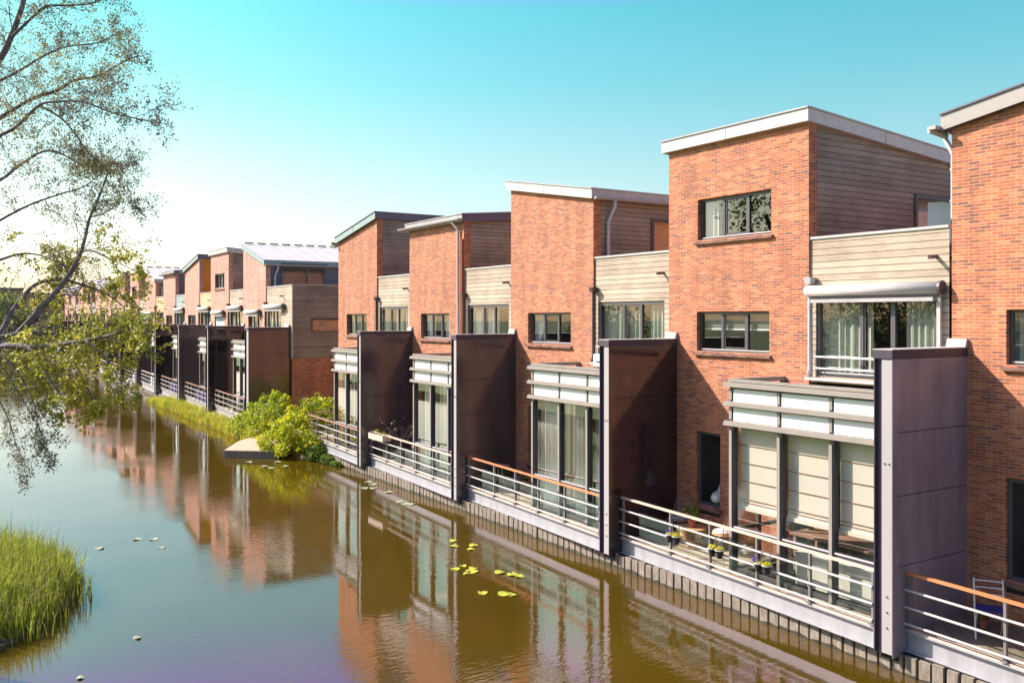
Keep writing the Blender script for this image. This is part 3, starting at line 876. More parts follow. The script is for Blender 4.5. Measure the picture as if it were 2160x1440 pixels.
def terrace(xl, xr, label, hand, deckm=DECK, yl=13.28, yr=12.96, yback=15.03, glass=(), side_rail=False, posts=(0.05,1.33,2.65,3.92,5.22,6.55), group='canal terraces with metal railings', netting=None):
    t = thing('terrace', label, 'terrace', (xl, 0, 0), group)
    W = xr-xl
    Y = lambda x: yl+(yr-yl)*x/W
    mb = MB(); mb.hexa([(0,Y(0)+.12,.56),(W,Y(W)+.12,.56),(W,yback,.56),(0,yback,.56),(0,Y(0)+.12,.64),(W,Y(W)+.12,.64),(W,yback,.64),(0,yback,.64)])
    mb.build('decking', deckm, t)
    # I-beam: web and flanges
    mb = MB()
    def strip(y0, y1, z0, z1):
        mb.hexa([(0,Y(0)+y0,z0),(W,Y(W)+y0,z0),(W,Y(W)+y1,z0),(0,Y(0)+y1,z0),(0,Y(0)+y0,z1),(W,Y(W)+y0,z1),(W,Y(W)+y1,z1),(0,Y(0)+y1,z1)])
    strip(.075,.09,.362,.655); strip(0,.17,.34,.36); strip(0,.17,.657,.675)
    mb.hexa([(W-.02,Y(W)+.002,.361),(W-.001,Y(W)+.002,.361),(W-.001,Y(W)+.072,.361),(W-.02,Y(W)+.072,.361),(W-.02,Y(W)+.002,.655),(W-.001,Y(W)+.002,.655),(W-.001,Y(W)+.072,.655),(W-.02,Y(W)+.072,.655)])
    mb.build('edge_beam', BEAM, t)
    mb = MB(); mb.hexa([(0,Y(0)+.03,.677),(W,Y(W)+.03,.677),(W,Y(W)+.13,.677),(0,Y(0)+.13,.677),(0,Y(0)+.03,.70),(W,Y(W)+.03,.70),(W,Y(W)+.13,.70),(0,Y(0)+.13,.70)])
    mb.build('kick_board', RAIL_PALE, t)
    mb = MB(); mb.hexa([(0,Y(0)+.02,1.585),(W,Y(W)+.02,1.585),(W,Y(W)+.09,1.585),(0,Y(0)+.09,1.585),(0,Y(0)+.02,1.625),(W,Y(W)+.02,1.625),(W,Y(W)+.09,1.625),(0,Y(0)+.09,1.625)])
    mb.build('handrail', hand, t)
    for z in (1.34, 1.06, .79):
        mb = MB(); mb.tube([(0,Y(0)+.0,z),(W-.03,Y(W)+.0,z)], .021, 8)
        mb.build('rail', RAIL, t)
    for x in posts:
        x = W-x-.06 if x > 0 else W-.06
        if x < 0: continue
        mb = MB(); y = Y(x)
        mb.box(x-.02, x+.02, y+.03, y+.085, .70, 1.585); mb.box(x-.05, x+.05, y-.01, y+.12, .701, .72)
        mb.build('post', POST, t)
    mb = MB(); mb.box(.05, .09, Y(0)+.03, Y(0)+.085, .70, 1.585); mb.build('post', POST, t)
    for a, b, m in glass:
        mb = MB(); mb.hexa([(a,Y(a)+.10,.76),(b,Y(b)+.10,.76),(b,Y(b)+.108,.76),(a,Y(a)+.108,.76),(a,Y(a)+.10,1.38),(b,Y(b)+.10,1.38),(b,Y(b)+.108,1.38),(a,Y(a)+.108,1.38)])
        mb.build('glass_panel', m, t)
    if side_rail:
        for z, r in ((1.605,.03),(1.34,.02),(1.06,.02),(.79,.02)):
            mb = MB(); mb.tube([(.05,Y(0)+.05,z),(.05,yback-.05,z)], r, 8); mb.build('rail', hand if z > 1.5 else RAIL, t)
        for y in (13.9, 14.9):
            mb = MB(); mb.box(.03,.07,y-.02,y+.02,.64,1.585); mb.build('post', POST, t)
    return t

# ------------------------------------------------------------------ the near houses
H = [-9.28, -16.58, -23.80, -31.00, -38.23]
G2 = GLASS
make_house(H[0], 'left', 'nearest brick house, cut off by the right edge, vase in its dark low window', zl=9.08, zh=9.76, fm=simple('warm_grey_metal', (.34,.31,.28), rough=.45, var=.05),
           roof_cols=None, detail=2, w2=[(0,.2,'cream')], french=[(0,.3,'sage'),(.7,1,'sage')], bay=[('blind',3.65,7.1,2.4)], lower=True)
make_house(H[1], 'rear', 'tall brick house with awning cassette and blinds lowered in the bay window', zh=9.76, detail=2, w3=[(0,.18,'white')],
           w2=[(0,1,'blind',.42)], french=[(0,.37,'sage'),(.40,.46,'cream'),(.72,1,'sage')],
           bay=[('blind',3.63,4.74,1.93),('blind',4.84,5.93,1.93),('blind',6.02,7.13,1.93)], awn=[(4.22,7.13,6.30,0.05,.11,4.6)], pipe=PIPE_WHITE, sidewin=(3.63,6.3,7.45,8.56))
make_house(H[2], 'right', 'brick house with pale roof sloping to the right, white curtains, tan upper window', zl=9.0, zh=9.72, detail=2,
           w2=[(0,.3,'white',.5)], french=[(0,.38,'sage'),(.42,.62,'sage'),(.74,1,'sage')],
           bay=[('c',3.62,3.8,CURTAIN_G),('c',3.8,4.74,CURTAIN_W),('c',5.25,5.93,CURTAIN),('c',6.05,6.35,CURTAIN_G)], sidewin=(2.1,3.6,7.55,8.58))
make_house(H[3], 'front', 'brick house with gutter along the front eave and tall pale downpipe', zl=9.0, zh=9.7, detail=2,
           w2=[(.0,.3,'white'),(.68,1,'white')], french=[(.05,.3,'cream'),(.4,.66,'white'),(.9,1,'sage')],
           bay=[('c',3.95,4.5,CURTAIN_W),('c',4.5,4.72,CURTAIN_G)], roof_cols=(GUTTER, FASCIA_DARK))
make_house(H[4], 'left', 'brick house beside the bushes with blue-grey roof edge sloping up to the right', zl=9.05, zh=9.75, detail=2, fm=FASCIA_TEAL,
           w2=[(0,.2,'cream'),(.8,1,'cream')], french=[(0,.2,'sage'),(.45,.7,'cream'),(.8,1,'cream')],
           bay=[('c',3.9,4.2,CURTAIN_W),('c',4.9,5.2,CURTAIN)])
# extra tall pipe on the front-gutter house
h3 = [o for o in COL.objects if o.name.startswith('brick_house') and abs(o.location.x-H[3]) < .01][0]
drainpipe(h3, [(3.72,-.2,9.12),(3.74,-.2,9.0),(3.92,-.1,8.8),(3.92,-.07,8.7),(3.92,-.07,4.7),(3.92,-.07,4.6)], PIPE_WHITE, .045)
mb = MB()
for x in (4.06, 4.14): mb.tube([(x,-.05,8.45),(x,-.05,4.6)], .03, 8)
mb.build('copper_pipe', simple('copper_pipe', (.45,.17,.09), rough=.45), h3)
# vent box on the bay roof of the third house
h2 = [o for o in COL.objects if o.name.startswith('brick_house') and abs(o.location.x-H[2]) < .01][0]
mb = MB(); mb.box(4.9,5.25,-.55,-.25,4.47,4.80)
vb = mb.build('vent_box', WHITE, h2, bevel=.01)
mb = MB(); mb.box(5.03,5.17,-.554,-.5505,4.58,4.62); mb.build('vent_mark', BLACK, vb)

HB = [RAIL_WOOD, RAIL_PALE, RAIL_WOOD, RAIL_PALE, RAIL_BROWN]
terrace(H[0]+.28, H[0]+7.2, 'terrace with orange wooden handrail and dark tiled floor at the right edge', RAIL_WOOD, deckm=PAVE, posts=(0,1.33,2.65,3.92,5.20))
terrace(H[1]+.28, H[1]+7.24, 'terrace with pale handrail, flower pots on its rail and wicker chairs', RAIL_PALE, glass=((.6,6.9,GLASS_CLEAR),), posts=(0,1.33,2.62,3.92,5.15))
terrace(H[2]+.28, H[2]+7.16, 'terrace with orange wooden handrail in front of white curtains', RAIL_WOOD, glass=((.6,6.8,GLASS_CLEAR),), posts=(0,1.5,2.75,3.95,5.15))
terrace(H[3]+.28, H[3]+7.14, 'terrace with pinkish handrail and a bare shrub in a planter', RAIL_PALE, glass=((.6,6.8,GLASS_CLEAR),), posts=(0,1.33,2.65,3.92,5.22))
terrace(H[4]+.55, H[4]+7.17, 'open ended terrace with faded brown handrail beside the bushes', RAIL_BROWN, glass=((.1,6.5,GLASS_CLEAR),), side_rail=True, posts=(0,1.2,2.4,3.6,4.8))

partition(-9.34, -9.00, 'nearest partition wall, matt violet-grey panels and wide pale steel strip', PANEL_MATT)
partition(-16.64, -16.29, 'glossy reddish partition wall beside the terrace with flower pots', PANEL_GLOSS, w_strip=.17)
partition(-23.84, -23.52, 'satin brown partition wall left of the terrace with white curtains', PANEL_SATIN, w_strip=.15)
partition(-31.05, -30.74, 'purple-brown partition wall behind the bare shrub in its planter', PANEL_SATIN, w_strip=.13)

# right-hand neighbour wall so that nothing is open beyond the frame
# ------------------------------------------------------------------ the far row
FAR = [
 # xb, kind, w3, parapet, side cladding, fascia, awnings, label
 (-53.20,'right',False, WOOD, WOOD_GREY, FASCIA_TEAL, 'end house of the far row with boarded end wall and bright sloping metal roof'),
 (-60.70,'rear', True,  WOOD, WOOD_SIDE, FASCIA, 'far row house with pale roof edge and top window, lowered blue screen below'),
 (-68.15,'left', False, CREAM, ORANGE, FASCIA_TEAL, 'far row house with orange boarded upper side wall'),
 (-75.60,'front',False, TEAL, WOOD_GREY, GUTTER, 'far row house with sage green parapet boards'),
 (-83.05,'right',False, CREAM, WOOD_SIDE, FASCIA, 'far row house with cream parapet and two tall upper shutters'),
 (-90.50,'rear', True,  WOOD, WOOD_SIDE, FASCIA, 'far row house behind the leafy branch tips with a small top window'),
 (-97.95,'left', False, CREAM, WOOD_SIDE, FASCIA_DARK, 'far row house half hidden by leaves with dark roof edge sloping up to the right'),
 (-105.4,'front',False, WOOD, WOOD_SIDE, GUTTER, 'far row house behind the leaves, front gutter, eighth from the gap'),
 (-112.9,'right',False, CREAM, WOOD_SIDE, FASCIA, 'far row house behind the foliage, roof falling to the right, ninth from the gap'),
 (-120.3,'rear', True,  TEAL, WOOD_SIDE, FASCIA, 'far row house behind the foliage with level roof, tenth from the gap'),
 (-127.8,'left', False, CREAM, WOOD_SIDE, FASCIA_TEAL, 'far row house behind the foliage, eleventh from the gap'),
 (-135.2,'front',False, WOOD, WOOD_SIDE, GUTTER, 'far row house behind the foliage, second from the far end'),
 (-142.7,'right',False, CREAM, WOOD_SIDE, FASCIA, 'last house at the far end of the long row'),
]
for i, (xb, kind, w3, para, side, fm, lab) in enumerate(FAR):
    aw = []
    if i == 0: aw = [(4.25,7.3,6.32,0.05,.13), (.75,3.4,6.05,0,.12)]
    if i == 1: aw = [(4.3,7.1,6.32,0.05,.12), (.75,3.4,6.05,0,.12)]
    if i in (2,3,6): aw = [(4.3,7.1,6.32,0.05,.12)]
    if i in (4,): aw = [(.75,3.4,6.05,0,.12)]
    make_house(xb, kind, lab, zl=9.0 if kind != 'right' else 8.62, zh=9.76, sx=1.03, detail=1, side=side, para=para, fm=fm,
               w2=[(0,1,'screen',.95)] if i in (1,) else [(0,.3,'cream'),(.5,.75,'cream')], w3=[(.3,.55,'cream')] if w3 else False,
               french=[(0,1,'screen',1)] if i == 5 else [(.1,.3,'cream'),(.5,.75,'cream')],
               bay=[('c',5.0,5.8,CURTAIN),('c',6.1,6.9,CURTAIN_W)], pw=8.28 if i == 0 else PW, awn=aw, lower=i != 0,
               sidewin=(.85,3.4,7.42,8.55) if i == 0 else None, brick=BRICK_HAZED)
    if i > 0:
        partition(xb-.10+PW*1.03, xb-.10+PW*1.03+.45, ['', 'gloss black partition wall with pale reflections, second in the far row', 'violet-grey partition wall, third in the far row', 'gloss black partition wall, fourth in the far row', 'dark partition wall next to the branch tips, fifth in the far row'][i] if i < 5 else 'dark partition wall behind the leaves, %s of the far row counted from the bushes' % ['','','','','','sixth','seventh','eighth','ninth','tenth','eleventh','twelfth','thirteenth'][i],
                  [PANEL_SATIN, PANEL_BLACK, PANEL_SATIN, PANEL_BLACK][i % 4], w_strip=.14, simple_=True)
    gl = ((3.2,7.3,simple('pale_blue_netting' if i == 0 else 'navy_netting', (.42,.52,.54) if i in (0,4) else (.06,.04,.14), rough=.6)),) if i in (1,2) else ((3.4,7.2,GLASS_CLEAR),)
    terrace(xb+.30, xb+7.2*1.03, ['far row terrace with glass railing next to the tall brown end wall', 'far row terrace with dark navy netting behind its rails, nearer of two', 'far row terrace with dark navy netting behind its rails, farther of two', 'far row terrace with light blue netting at its right end', 'far row terrace with white lattice at its right end'][i] if i < 5 else 'terrace seen through the leaves, %s of the far row counted from the bushes' % ['','','','','','sixth','seventh','eighth','ninth','tenth','eleventh','twelfth','thirteenth'][i],
            RAIL_BROWN if i in (0,1,2) else RAIL_PALE, glass=gl if i < 3 else (((4.6,7.2,SCREEN_BLUE),) if i in (3,4) else ()), posts=(0,1.2,2.4,3.6,4.8,6.0))
partition(-45.55, -44.90, 'large brown partition wall closing the far row, next to the bushes', panel_mat('gloss_brown_panel', (.085,.058,.056), .12, .9), w_strip=.3, simple_=True)

# boarded end wall of the far row
h5 = [o for o in COL.objects if o.name.startswith('brick_house') and abs(o.location.x+53.2) < .01][0]
mb = MB(); x = 8.28; z0, z1 = 3.66, 7.40
def endq(ya, yb, za, zb): mb.quad((x,ya,za),(x,yb,za),(x,yb,zb),(x,ya,zb))
endq(.05,1.05,z0,z1); endq(1.05,4.4,z0,5.03); endq(1.05,4.4,5.72,z1); endq(4.4,D,z0,z1)
mb.build('end_cladding', WOOD_SIDE, h5)
mb = MB(); mb.quad((x-.03,.05,.3),(x-.03,D,.3),(x-.03,D,3.66),(x-.03,.05,3.66)); mb.quad((x-.03,.05,3.66),(x-.03,D,3.66),(x,D,3.66),(x,.05,3.66))
mb.build('end_brick_wall', BRICK, h5)
mb = MB(); mb.box(x-.08,x+.03,1.05,4.4,5.60,5.72); mb.box(x-.08,x+.03,1.05,4.4,5.03,5.06); mb.box(x-.08,x+.03,1.05,1.13,5.06,5.60); mb.box(x-.08,x+.03,2.6,2.68,5.06,5.60)
sw = mb.build('slot_window', FRAME, h5)
mb = MB(); mb.quad((x-.04,1.1,5.06),(x-.04,4.4,5.06),(x-.04,4.4,5.6),(x-.04,1.1,5.6)); mb.build('pane', GLASS_MIRROR, sw)
mb = MB(); mb.quad((x-.14,1.1,5.06),(x-.14,4.4,5.06),(x-.14,4.4,5.6),(x-.14,1.1,5.6)); mb.build('room_interior', ROOM_DK, sw)
mb = MB(); mb.box(x-.02,x+.02,.04,.10,z0,z1+.02); mb.box(x-.1,x+.02,.05,D,z1,z1+.04); mb.build('corner_trim', FASCIA, h5)
mb = MB(); mb.box(4.17,4.32,.8,3.5,8.56,8.74); mb.build('shutter_box', FRAME, h5)
mb = MB(); mb.box(BW,8.25,.3,D,.3,.31); mb.build('slab', CONC, h5)

# ------------------------------------------------------------------ quay wall of upright planks
def quay(x0, x1, label, y=13.14):
    t = thing('timber_quay', label, 'quay wall', (x0, y, 0), 'timber quay walls')
    mb = MB(); wet = MB(); x = 0; r = random.Random(int(x1*10)); L = x1-x0
    while x < L:
        w = .186+r.uniform(-.01,.010); dy = r.uniform(-.012,.012); tl = r.uniform(-.008,.008)
        zt = .33+r.uniform(-.02,.02)
        mb.hexa([(x+tl,dy,-.6),(x+w+tl,dy,-.6),(x+w+tl,dy+.06,-.6),(x+tl,dy+.06,-.6),(x,dy,zt),(x+w,dy,zt),(x+w,dy+.06,zt),(x,dy+.06,zt)])
        h = r.uniform(.03,.09); h2 = r.uniform(.03,.09)
        wet.quad((x+tl,dy-.003,-.05),(x+w+tl,dy-.003,-.05),(x+w+tl*.8,dy-.003,h2),(x+tl*.8,dy-.003,h))
        x += .235
    mb.build('planks', PILE, t)
    wet.build('wet_band', PILE_WET, t)
    mb = MB(); mb.box(0, L, .075, .13, -.6, .325); mb.build('backing', DARK, t)
    return t
quay(-37.8, 4, 'long quay wall of upright grey timber planks under the near terraces')
quay(-150, -44.9, 'far quay wall of upright planks under the far row, behind the yellow reeds')

# ------------------------------------------------------------------ small dock
t = thing('jetty', 'small angular jetty with tan matting and dark plank front beside the yellow bush', 'jetty', (0,0,0))
pts = [(-37.7,9.9),(-36.3,11.6),(-38.0,13.2),(-41.8,12.7),(-40.2,11.2)]
mb = MB(); mb.poly([(a,b,.30) for a,b in reversed(pts)]); mb.poly([(a,b,.25) for a,b in pts])
for i in range(5):
    a = pts[i]; b = pts[(i+1) % 5]
    mb.quad((a[0],a[1],.30),(b[0],b[1],.30),(b[0],b[1],.25),(a[0],a[1],.25))
dk = mb.build('matting', TARP, t)
dk.data.flip_normals()
mb = MB()
def plankrow(a, b, n):
    a = Vector(a); b = Vector(b); d = (b-a)/n
    for i in range(n):
        p = a+d*i+d*.05; q = a+d*(i+.93)
        mb.bar((p.x,p.y,.0), (q.x,q.y,.0), .05, .44)
    mb.bar((a.x,a.y,.255),(b.x,b.y,.255),.09,.06)
plankrow((-37.7,9.9),(-36.3,11.6),14); plankrow((-40.2,11.2),(-37.7,9.9),11)
mb.build('plank_front', PILE, t)

# ------------------------------------------------------------------ foliage helpers
def leaf_quad(mb, c, s, r, mi=0, droop=0, asp=.6):
    n = Vector((r.gauss(0,1), r.gauss(0,1), r.gauss(0,1)+.6)).normalized()
    u = n.orthogonal().normalized(); a = r.uniform(0, 2*math.pi)
    u = (Matrix.Rotation(a, 3, n) @ u); v = n.cross(u)*asp*s; u = u*s
    c = Vector(c); i = len(mb.v)
    f = n*s*.18
    mb.v += [tuple(c-u), tuple(c-v*.9+u*.1+f), tuple(c+u), tuple(c+v*.9+u*.1+f)]
    mb.f.append((i,i+1,i+2,i+3)); mb.m.append(mi)

def blob_foliage(name, mats, parent, centers, n, size, seed=1, fill=.45, split=None):
    """leaves spread over the outside of overlapping clumps; centers: (x,y,z,rx,ry,rz)"""
    r = random.Random(seed); mb = MB()
    wts = [c[3]*c[4]+c[4]*c[5] for c in centers]
    for _ in range(n):
        c = r.choices(centers, wts)[0]
        d = Vector((r.gauss(0,1), r.gauss(0,1), r.gauss(0,1))).normalized()
        rad = 1-fill*abs(r.gauss(0,.5))
        k = noise.noise(d*2.3+Vector((c[0],c[1],seed)))*.35+1
        p = (c[0]+d.x*c[3]*rad*k, c[1]+d.y*c[4]*rad*k, c[2]+d.z*c[5]*rad*k)
        if noise.noise(Vector(p)*(1.1/max(c[3],.4))+Vector((seed,0,0))) < -.22: continue
        leaf_quad(mb, p, size*r.uniform(.6,1.3), r, mi=(r.randrange(len(mats)) if isinstance(mats, list) else 0))
    return mb.build(name, mats, parent)

def stems(parent, base, tops, rad=.02, mat=BARK, name='stems'):
    mb = MB(); r = random.Random(3)
    for tp in tops:
        b = Vector(base); q = Vector(tp); m = (b+q)/2+Vector((r.uniform(-.1,.1), r.uniform(-.1,.1), .1))
        mb.tube([b, m, q], [rad, rad*.7, rad*.3], 5)
    return mb.build(name, mat, parent)

def bush(loc, centers, n, size, label, mats=LEAF_BUSH, seed=1, group='bushes in the gap between the two rows'):
    t = thing('bush', label, 'bush', loc, group)
    blob_foliage('foliage', mats, t, centers, n, size, seed)
    stems(t, (0,0,-.1), [(c[0]*.8,c[1]*.8,c[2]) for c in centers], .03)
    return t
bush((-36.6,12.4,.1), [(0,0,.75,1.0,.8,.75),(.9,.35,.45,.8,.6,.45),(-.6,.1,1.05,.8,.8,.6),(-.5,-.7,.5,.7,.6,.5),(1.5,.6,.2,.6,.4,.25),(-1.0,.3,1.5,.3,.3,.45),(.1,.4,1.45,.35,.3,.4),(.6,-.4,.9,.3,.3,.45),(-.2,-1.0,.3,.45,.3,.3),(.5,-.7,.25,.5,.3,.3)], 10500, .062, 'bright yellow bush drooping over the water in front of the open terrace', mats=[LEAF_BUSH, LEAF_LIME, LEAF_BUSH], seed=2)
bush((-35.0,12.75,.0), [(0,0,.3,.6,.35,.32),(.9,.15,.15,.6,.28,.2),(1.7,.25,.05,.5,.2,.12)], 2600, .06, 'low green creeper hanging from the quay to the water', mats=LEAF_GREEN, seed=3)
bush((-41.2,12.6,.2), [(0,0,.8,1.2,.9,.75),(-1.4,-.1,.6,1.1,.8,.55),(1.1,.3,1.1,1.0,.8,.75),(-2.4,-.4,.4,.8,.6,.4),(-.5,.2,1.6,.3,.3,.4),(.7,.3,1.9,.35,.3,.35),(-1.7,0,1.2,.3,.3,.35),(1.7,.4,1.7,.3,.3,.4)], 10500, .068, 'broad lime green bush behind the tan jetty', mats=[LEAF_BUSH, LEAF_LIME, LEAF_LIME], seed=4)
bush((-40.6,14.9,.3), [(0,0,1.0,1.2,.8,.85),(1.3,.2,1.1,.9,.7,.85),(2.2,.6,1.25,.8,.6,.8)], 6000, .07, 'pale green bush against the brick end wall', mats=[LEAF_BUSH, LEAF_GREEN], seed=5)
bush((-38.3,17.2,.3), [(0,0,1.2,1.0,1.2,1.0),(.9,.7,1.4,.7,.8,.9)], 3800, .09, 'yellow shrub glimpsed behind the open ended terrace', seed=6)
t = thing('wall_creeper', 'small green creeper clinging under the boarded end wall', 'plant', (-44.85,17.6,3.3))
blob_foliage('foliage', LEAF_GREEN, t, [(.1,0,0,.15,.6,.45),(.1,.5,-.4,.15,.5,.3)], 900, .07, 7)
stems(t, (0,.3,-3), [(.05,0,0),(.05,.5,-.3)], .015)

def blades(name, mat, pts_fn, n, h0, h1, w=.012, seed=1, lean=.18, parent=None):
    r = random.Random(seed); mb = MB()
    for _ in range(n):
        x, y, z, k = pts_fn(r)
        h = r.uniform(h0, h1)*k
        a = r.uniform(0, 2*math.pi); l = abs(r.gauss(0, lean))*h
        dx, dy = math.cos(a)*l, math.sin(a)*l
        b = r.uniform(0, math.pi); wx, wy = math.cos(b)*w, math.sin(b)*w
        i = len(mb.v)
        mb.v += [(x-wx,y-wy,z),(x+wx,y+wy,z),(x+dx*.35+wx*.9,y+dy*.35+wy*.9,z+h*.55),(x+dx*.35-wx*.9,y+dy*.35-wy*.9,z+h*.55),(x+dx,y+dy,z+h*(1-.12*l/h))]
        mb.f += [(i,i+1,i+2,i+3),(i+3,i+2,i+4)]; mb.m += [0,0]
    return mb.build(name, mat, parent)

def reed_pt(r):
    while True:
        x = r.uniform(-24.6,-16.6); y = r.uniform(-2.6,2.75)
        # shore line of the clump, from (-17.6,.7) over (-20.7,2.7) to (-23.4,2.2)
        u = (x+21.7)/3.95; v = (y+.65)/3.15
        e = u*u+v*v
        if e < 1+.10*noise.noise(Vector((x*1.3,y*1.3,0))) or (e < 1.22+.2*noise.noise(Vector((x*2,y*2,7))) and r.random() < .12):
            e = min(e, 1.0)
            k = (.58+.42*min(1,(1-e)*2.2))*(1+.32*noise.noise(Vector((x*1.7,y*1.7,3))))
            if r.random() < .02: k *= 1.35
            return x, y, -.05, k
o = blades('reed_bed', REED, reed_pt, 17000, .55, 1.3, .010, 11, lean=.26)
tag(o, 'dense clump of tall green reeds in the lower left corner', 'reeds', kind='stuff')
def dead_pt(r):
    x, y, z, k = reed_pt(r); return x, y, z, k*1.12
o = blades('dead_reeds', simple('dry_stem', (.42,.34,.20), rough=.8, var=.3), dead_pt, 1100, .6, 1.45, .006, 15, lean=.55)
tag(o, 'dry tan stems leaning out of the green reed clump', 'reeds', kind='stuff')
mb = MB()
ring = [(-21.6+4.0*math.cos(a)*(1+.04*math.sin(5*a)), -.6+3.1*math.sin(a)*(1+.05*math.sin(4*a+1))) for a in [2*math.pi*i/40 for i in range(40)]]
mb.poly([(x,y,.06) for x,y in ring])
for i in range(40):
    a, b = ring[i], ring[(i+1) % 40]
    mb.quad((a[0],a[1],.06),(a[0]*1.0+ (a[0]+21.6)*.03,a[1]+(a[1]+.6)*.03,-.2),(b[0]+(b[0]+21.6)*.03,b[1]+(b[1]+.6)*.03,-.2),(b[0],b[1],.06))
struct(mb.build('mud_bank', SOIL))
def strip_pt(r):
    x = r.uniform(-66,-40.5)
    lo = 11.95+.25*noise.noise(Vector((x*.5,0,0))); y = r.uniform(lo, 13.05)
    k = .75+.5*noise.noise(Vector((x*.9,y,5)))
    return x, y, -.03, max(.4,k)*(1.2 if x > -62 else .8)
o = blades('reed_strip', REED_Y, strip_pt, 9000, .35, .75, .016, 12, lean=.3)
tag(o, 'strip of yellow green reeds at the foot of the far terraces', 'reeds', kind='stuff')
mb = MB(); mb.box(-67,-44.9,12.1,13.2,-.4,.05); struct(mb.build('silt_bank', SOIL))

# ------------------------------------------------------------------ lily pads
def pad(x, y, s, mat, label, group, seed):
    r = random.Random(seed); mb = MB(); n = 14; a0 = r.uniform(0,6.28)
    ring = []
    for i in range(n+1):
        a = a0+.25+(2*math.pi-.5)*i/n
        k = 1+r.uniform(-.06,.06)
        ring.append((math.cos(a)*s*k, math.sin(a)*s*.85*k, .018+.012*math.sin(a*2+seed)))
    mb.v += [(0,0,.012)]+ring+[(0,0,.004)]+[(p[0],p[1],p[2]-.008) for p in ring]
    for i in range(n):
        mb.f += [(0,i+1,i+2),(n+2,n+4+i,n+3+i),(i+1,n+3+i,n+4+i,i+2)]; mb.m += [0,0,0]
    o = mb.build('lily_pad', mat); o.location = (x,y,0.0)
    tag(o, label, 'lily pad', group)
    return o
k = 0
for x, y, s in ((-20.5,11.2,.16),(-19.8,11.4,.17),(-19.5,11.15,.14),(-20.0,10.95,.15),(-18.17,9.97,.15),(-17.8,10.2,.2),(-18.0,10.35,.15),(-17.4,10.7,.17),(-17.1,10.85,.18),(-16.9,10.9,.14),(-18.3,10.25,.12),(-16.3,9.6,.15),(-16.0,9.95,.2),(-15.85,10.05,.14),(-17.7,10.0,.1)):
    k += 1; pad(x, y, s*.8, LILY, 'yellow lily pad in the loose cluster before the third partition wall', 'yellow lily pads', k)
for x, y, s in ((-25.03,4.34,.12),(-24.8,4.7,.12),(-23.8,4.7,.10),(-24.56,3.37,.13)):
    k += 1; pad(x, y, s, LILY_PALE, 'pale lily pad floating beyond the tall reeds', 'pale lily pads beyond the reeds', k)
for x, y, s in ((-17.34,3.0,.08),(-15.9,1.9,.07)):
    k += 1; pad(x, y, s, LILY_PALE, 'small pale lily leaf in the blue water near the lower left', 'small pale leaves on the near water', k)
for i in range(16):
    k += 1; r = random.Random(100+i)
    if i < 8: x, y = -34.6+r.uniform(-4.0,.6), 11.0+r.uniform(-.9,.5)
    else: x, y = -26.5+r.uniform(-3,1.6), 12.4+r.uniform(-.4,.35)
    pad(x, y, .16, LILY_PALE, 'tiny pale lily pad near the jetty' if i < 8 else 'tiny pale lily pad by the quay below the planter terrace', 'tiny lily pads along the quay', k)

# ------------------------------------------------------------------ terrace furniture
def wicker_chair(loc, rz, label, mat):
    t = thing('wicker_chair', label, 'chair', loc, 'wicker terrace chairs', rz)
    mb = MB()
    R = .29
    for j in range(9):                       # horizontal canes of the curved back
        z = .44+j*.05; rr = R+.02*j/8; sp = 1.15-.035*j
        mb.tube([(rr*math.sin(a), rr*math.cos(a)*.85, z) for a in [-sp*1.35+sp*2.7*i/12 for i in range(13)]], .008, 5)
    for i in range(9):
        a = -1.35+2.7*i/8
        mb.tube([(R*math.sin(a), R*math.cos(a)*.85, .42),((R+.02)*math.sin(a), (R+.03)*math.cos(a)*.85, .84-.12*abs(a)/1.35)], .008, 5)
    mb.build('backrest', mat, t)
    mb = MB(); mb.lathe([(.25,.40),(.29,.42),(.25,.44)], 18); mb.build('seat', mat, t)
    mb = MB(); mb.lathe([(.22,.441),(.25,.46),(.24,.485),(.2,.495)], 18); mb.build('cushion', WHITE if mat is WICKER_OR else simple('grey_cushion', (.45,.42,.42), rough=.9), t)
    for a in (.8, 2.3, 3.9, 5.5):
        mb = MB(); mb.tube([(.2*math.cos(a),.2*math.sin(a),.41),(.26*math.cos(a),.26*math.sin(a),0)], .013, 6); mb.build('leg', mat, t)
    return t
wicker_chair((-15.75,14.62,.64), math.radians(-10), 'brown wicker chair with grey cushion in the corner by the dark window', WICKER)
wicker_chair((-14.15,14.45,.64), math.radians(-60), 'amber wicker chair with white cushion next to the bay window', WICKER_OR)
t = thing('wicker_table', 'round woven terrace table carrying a flower pot', 'table', (-14.95,14.25,.64))
mb = MB(); mb.lathe([(.33,.40),(.34,.415),(.33,.43)], 20); mb.build('tabletop', WICKER_OR, t)
mb = MB()
for j in range(9):
    z = .03+j*.042; rr = .24+.07*abs(j-4)/4
    mb.tube([(rr*math.cos(a), rr*math.sin(a), z) for a in [2*math.pi*i/18 for i in range(19)]], .009, 5, caps=False)
mb.build('woven_base', WICKER_OR, t)
def flowerpot(loc, label, n=120, petals=(PURPLE,), h=.3, r0=.1, pot=TERRA, spread=.2, cat='potted plant'):
    t = thing('potted_plant', label, cat, loc, 'potted plants on the terraces')
    mb = MB(); mb.lathe([(r0*.7,0),(r0,r0*1.7),(r0*1.08,r0*1.7),(r0*1.08,r0*1.95),(r0*.9,r0*1.9)], 14); mb.build('pot', pot, t)
    blob_foliage('foliage', LEAF_GREEN, t, [(0,0,r0*1.9+h*.45,spread*.8,spread*.8,h*.5)], n*3, .03, n)
    for m in petals: blob_foliage('flowers', m, t, [(0,0,r0*1.9+h*.6,spread,spread,h*.5)], n, .022, n+1)
    return t
flowerpot((-14.95,14.25,1.07), 'pot of purple and yellow flowers on the woven table', 140, (PURPLE, YELLOW), .34, .09)
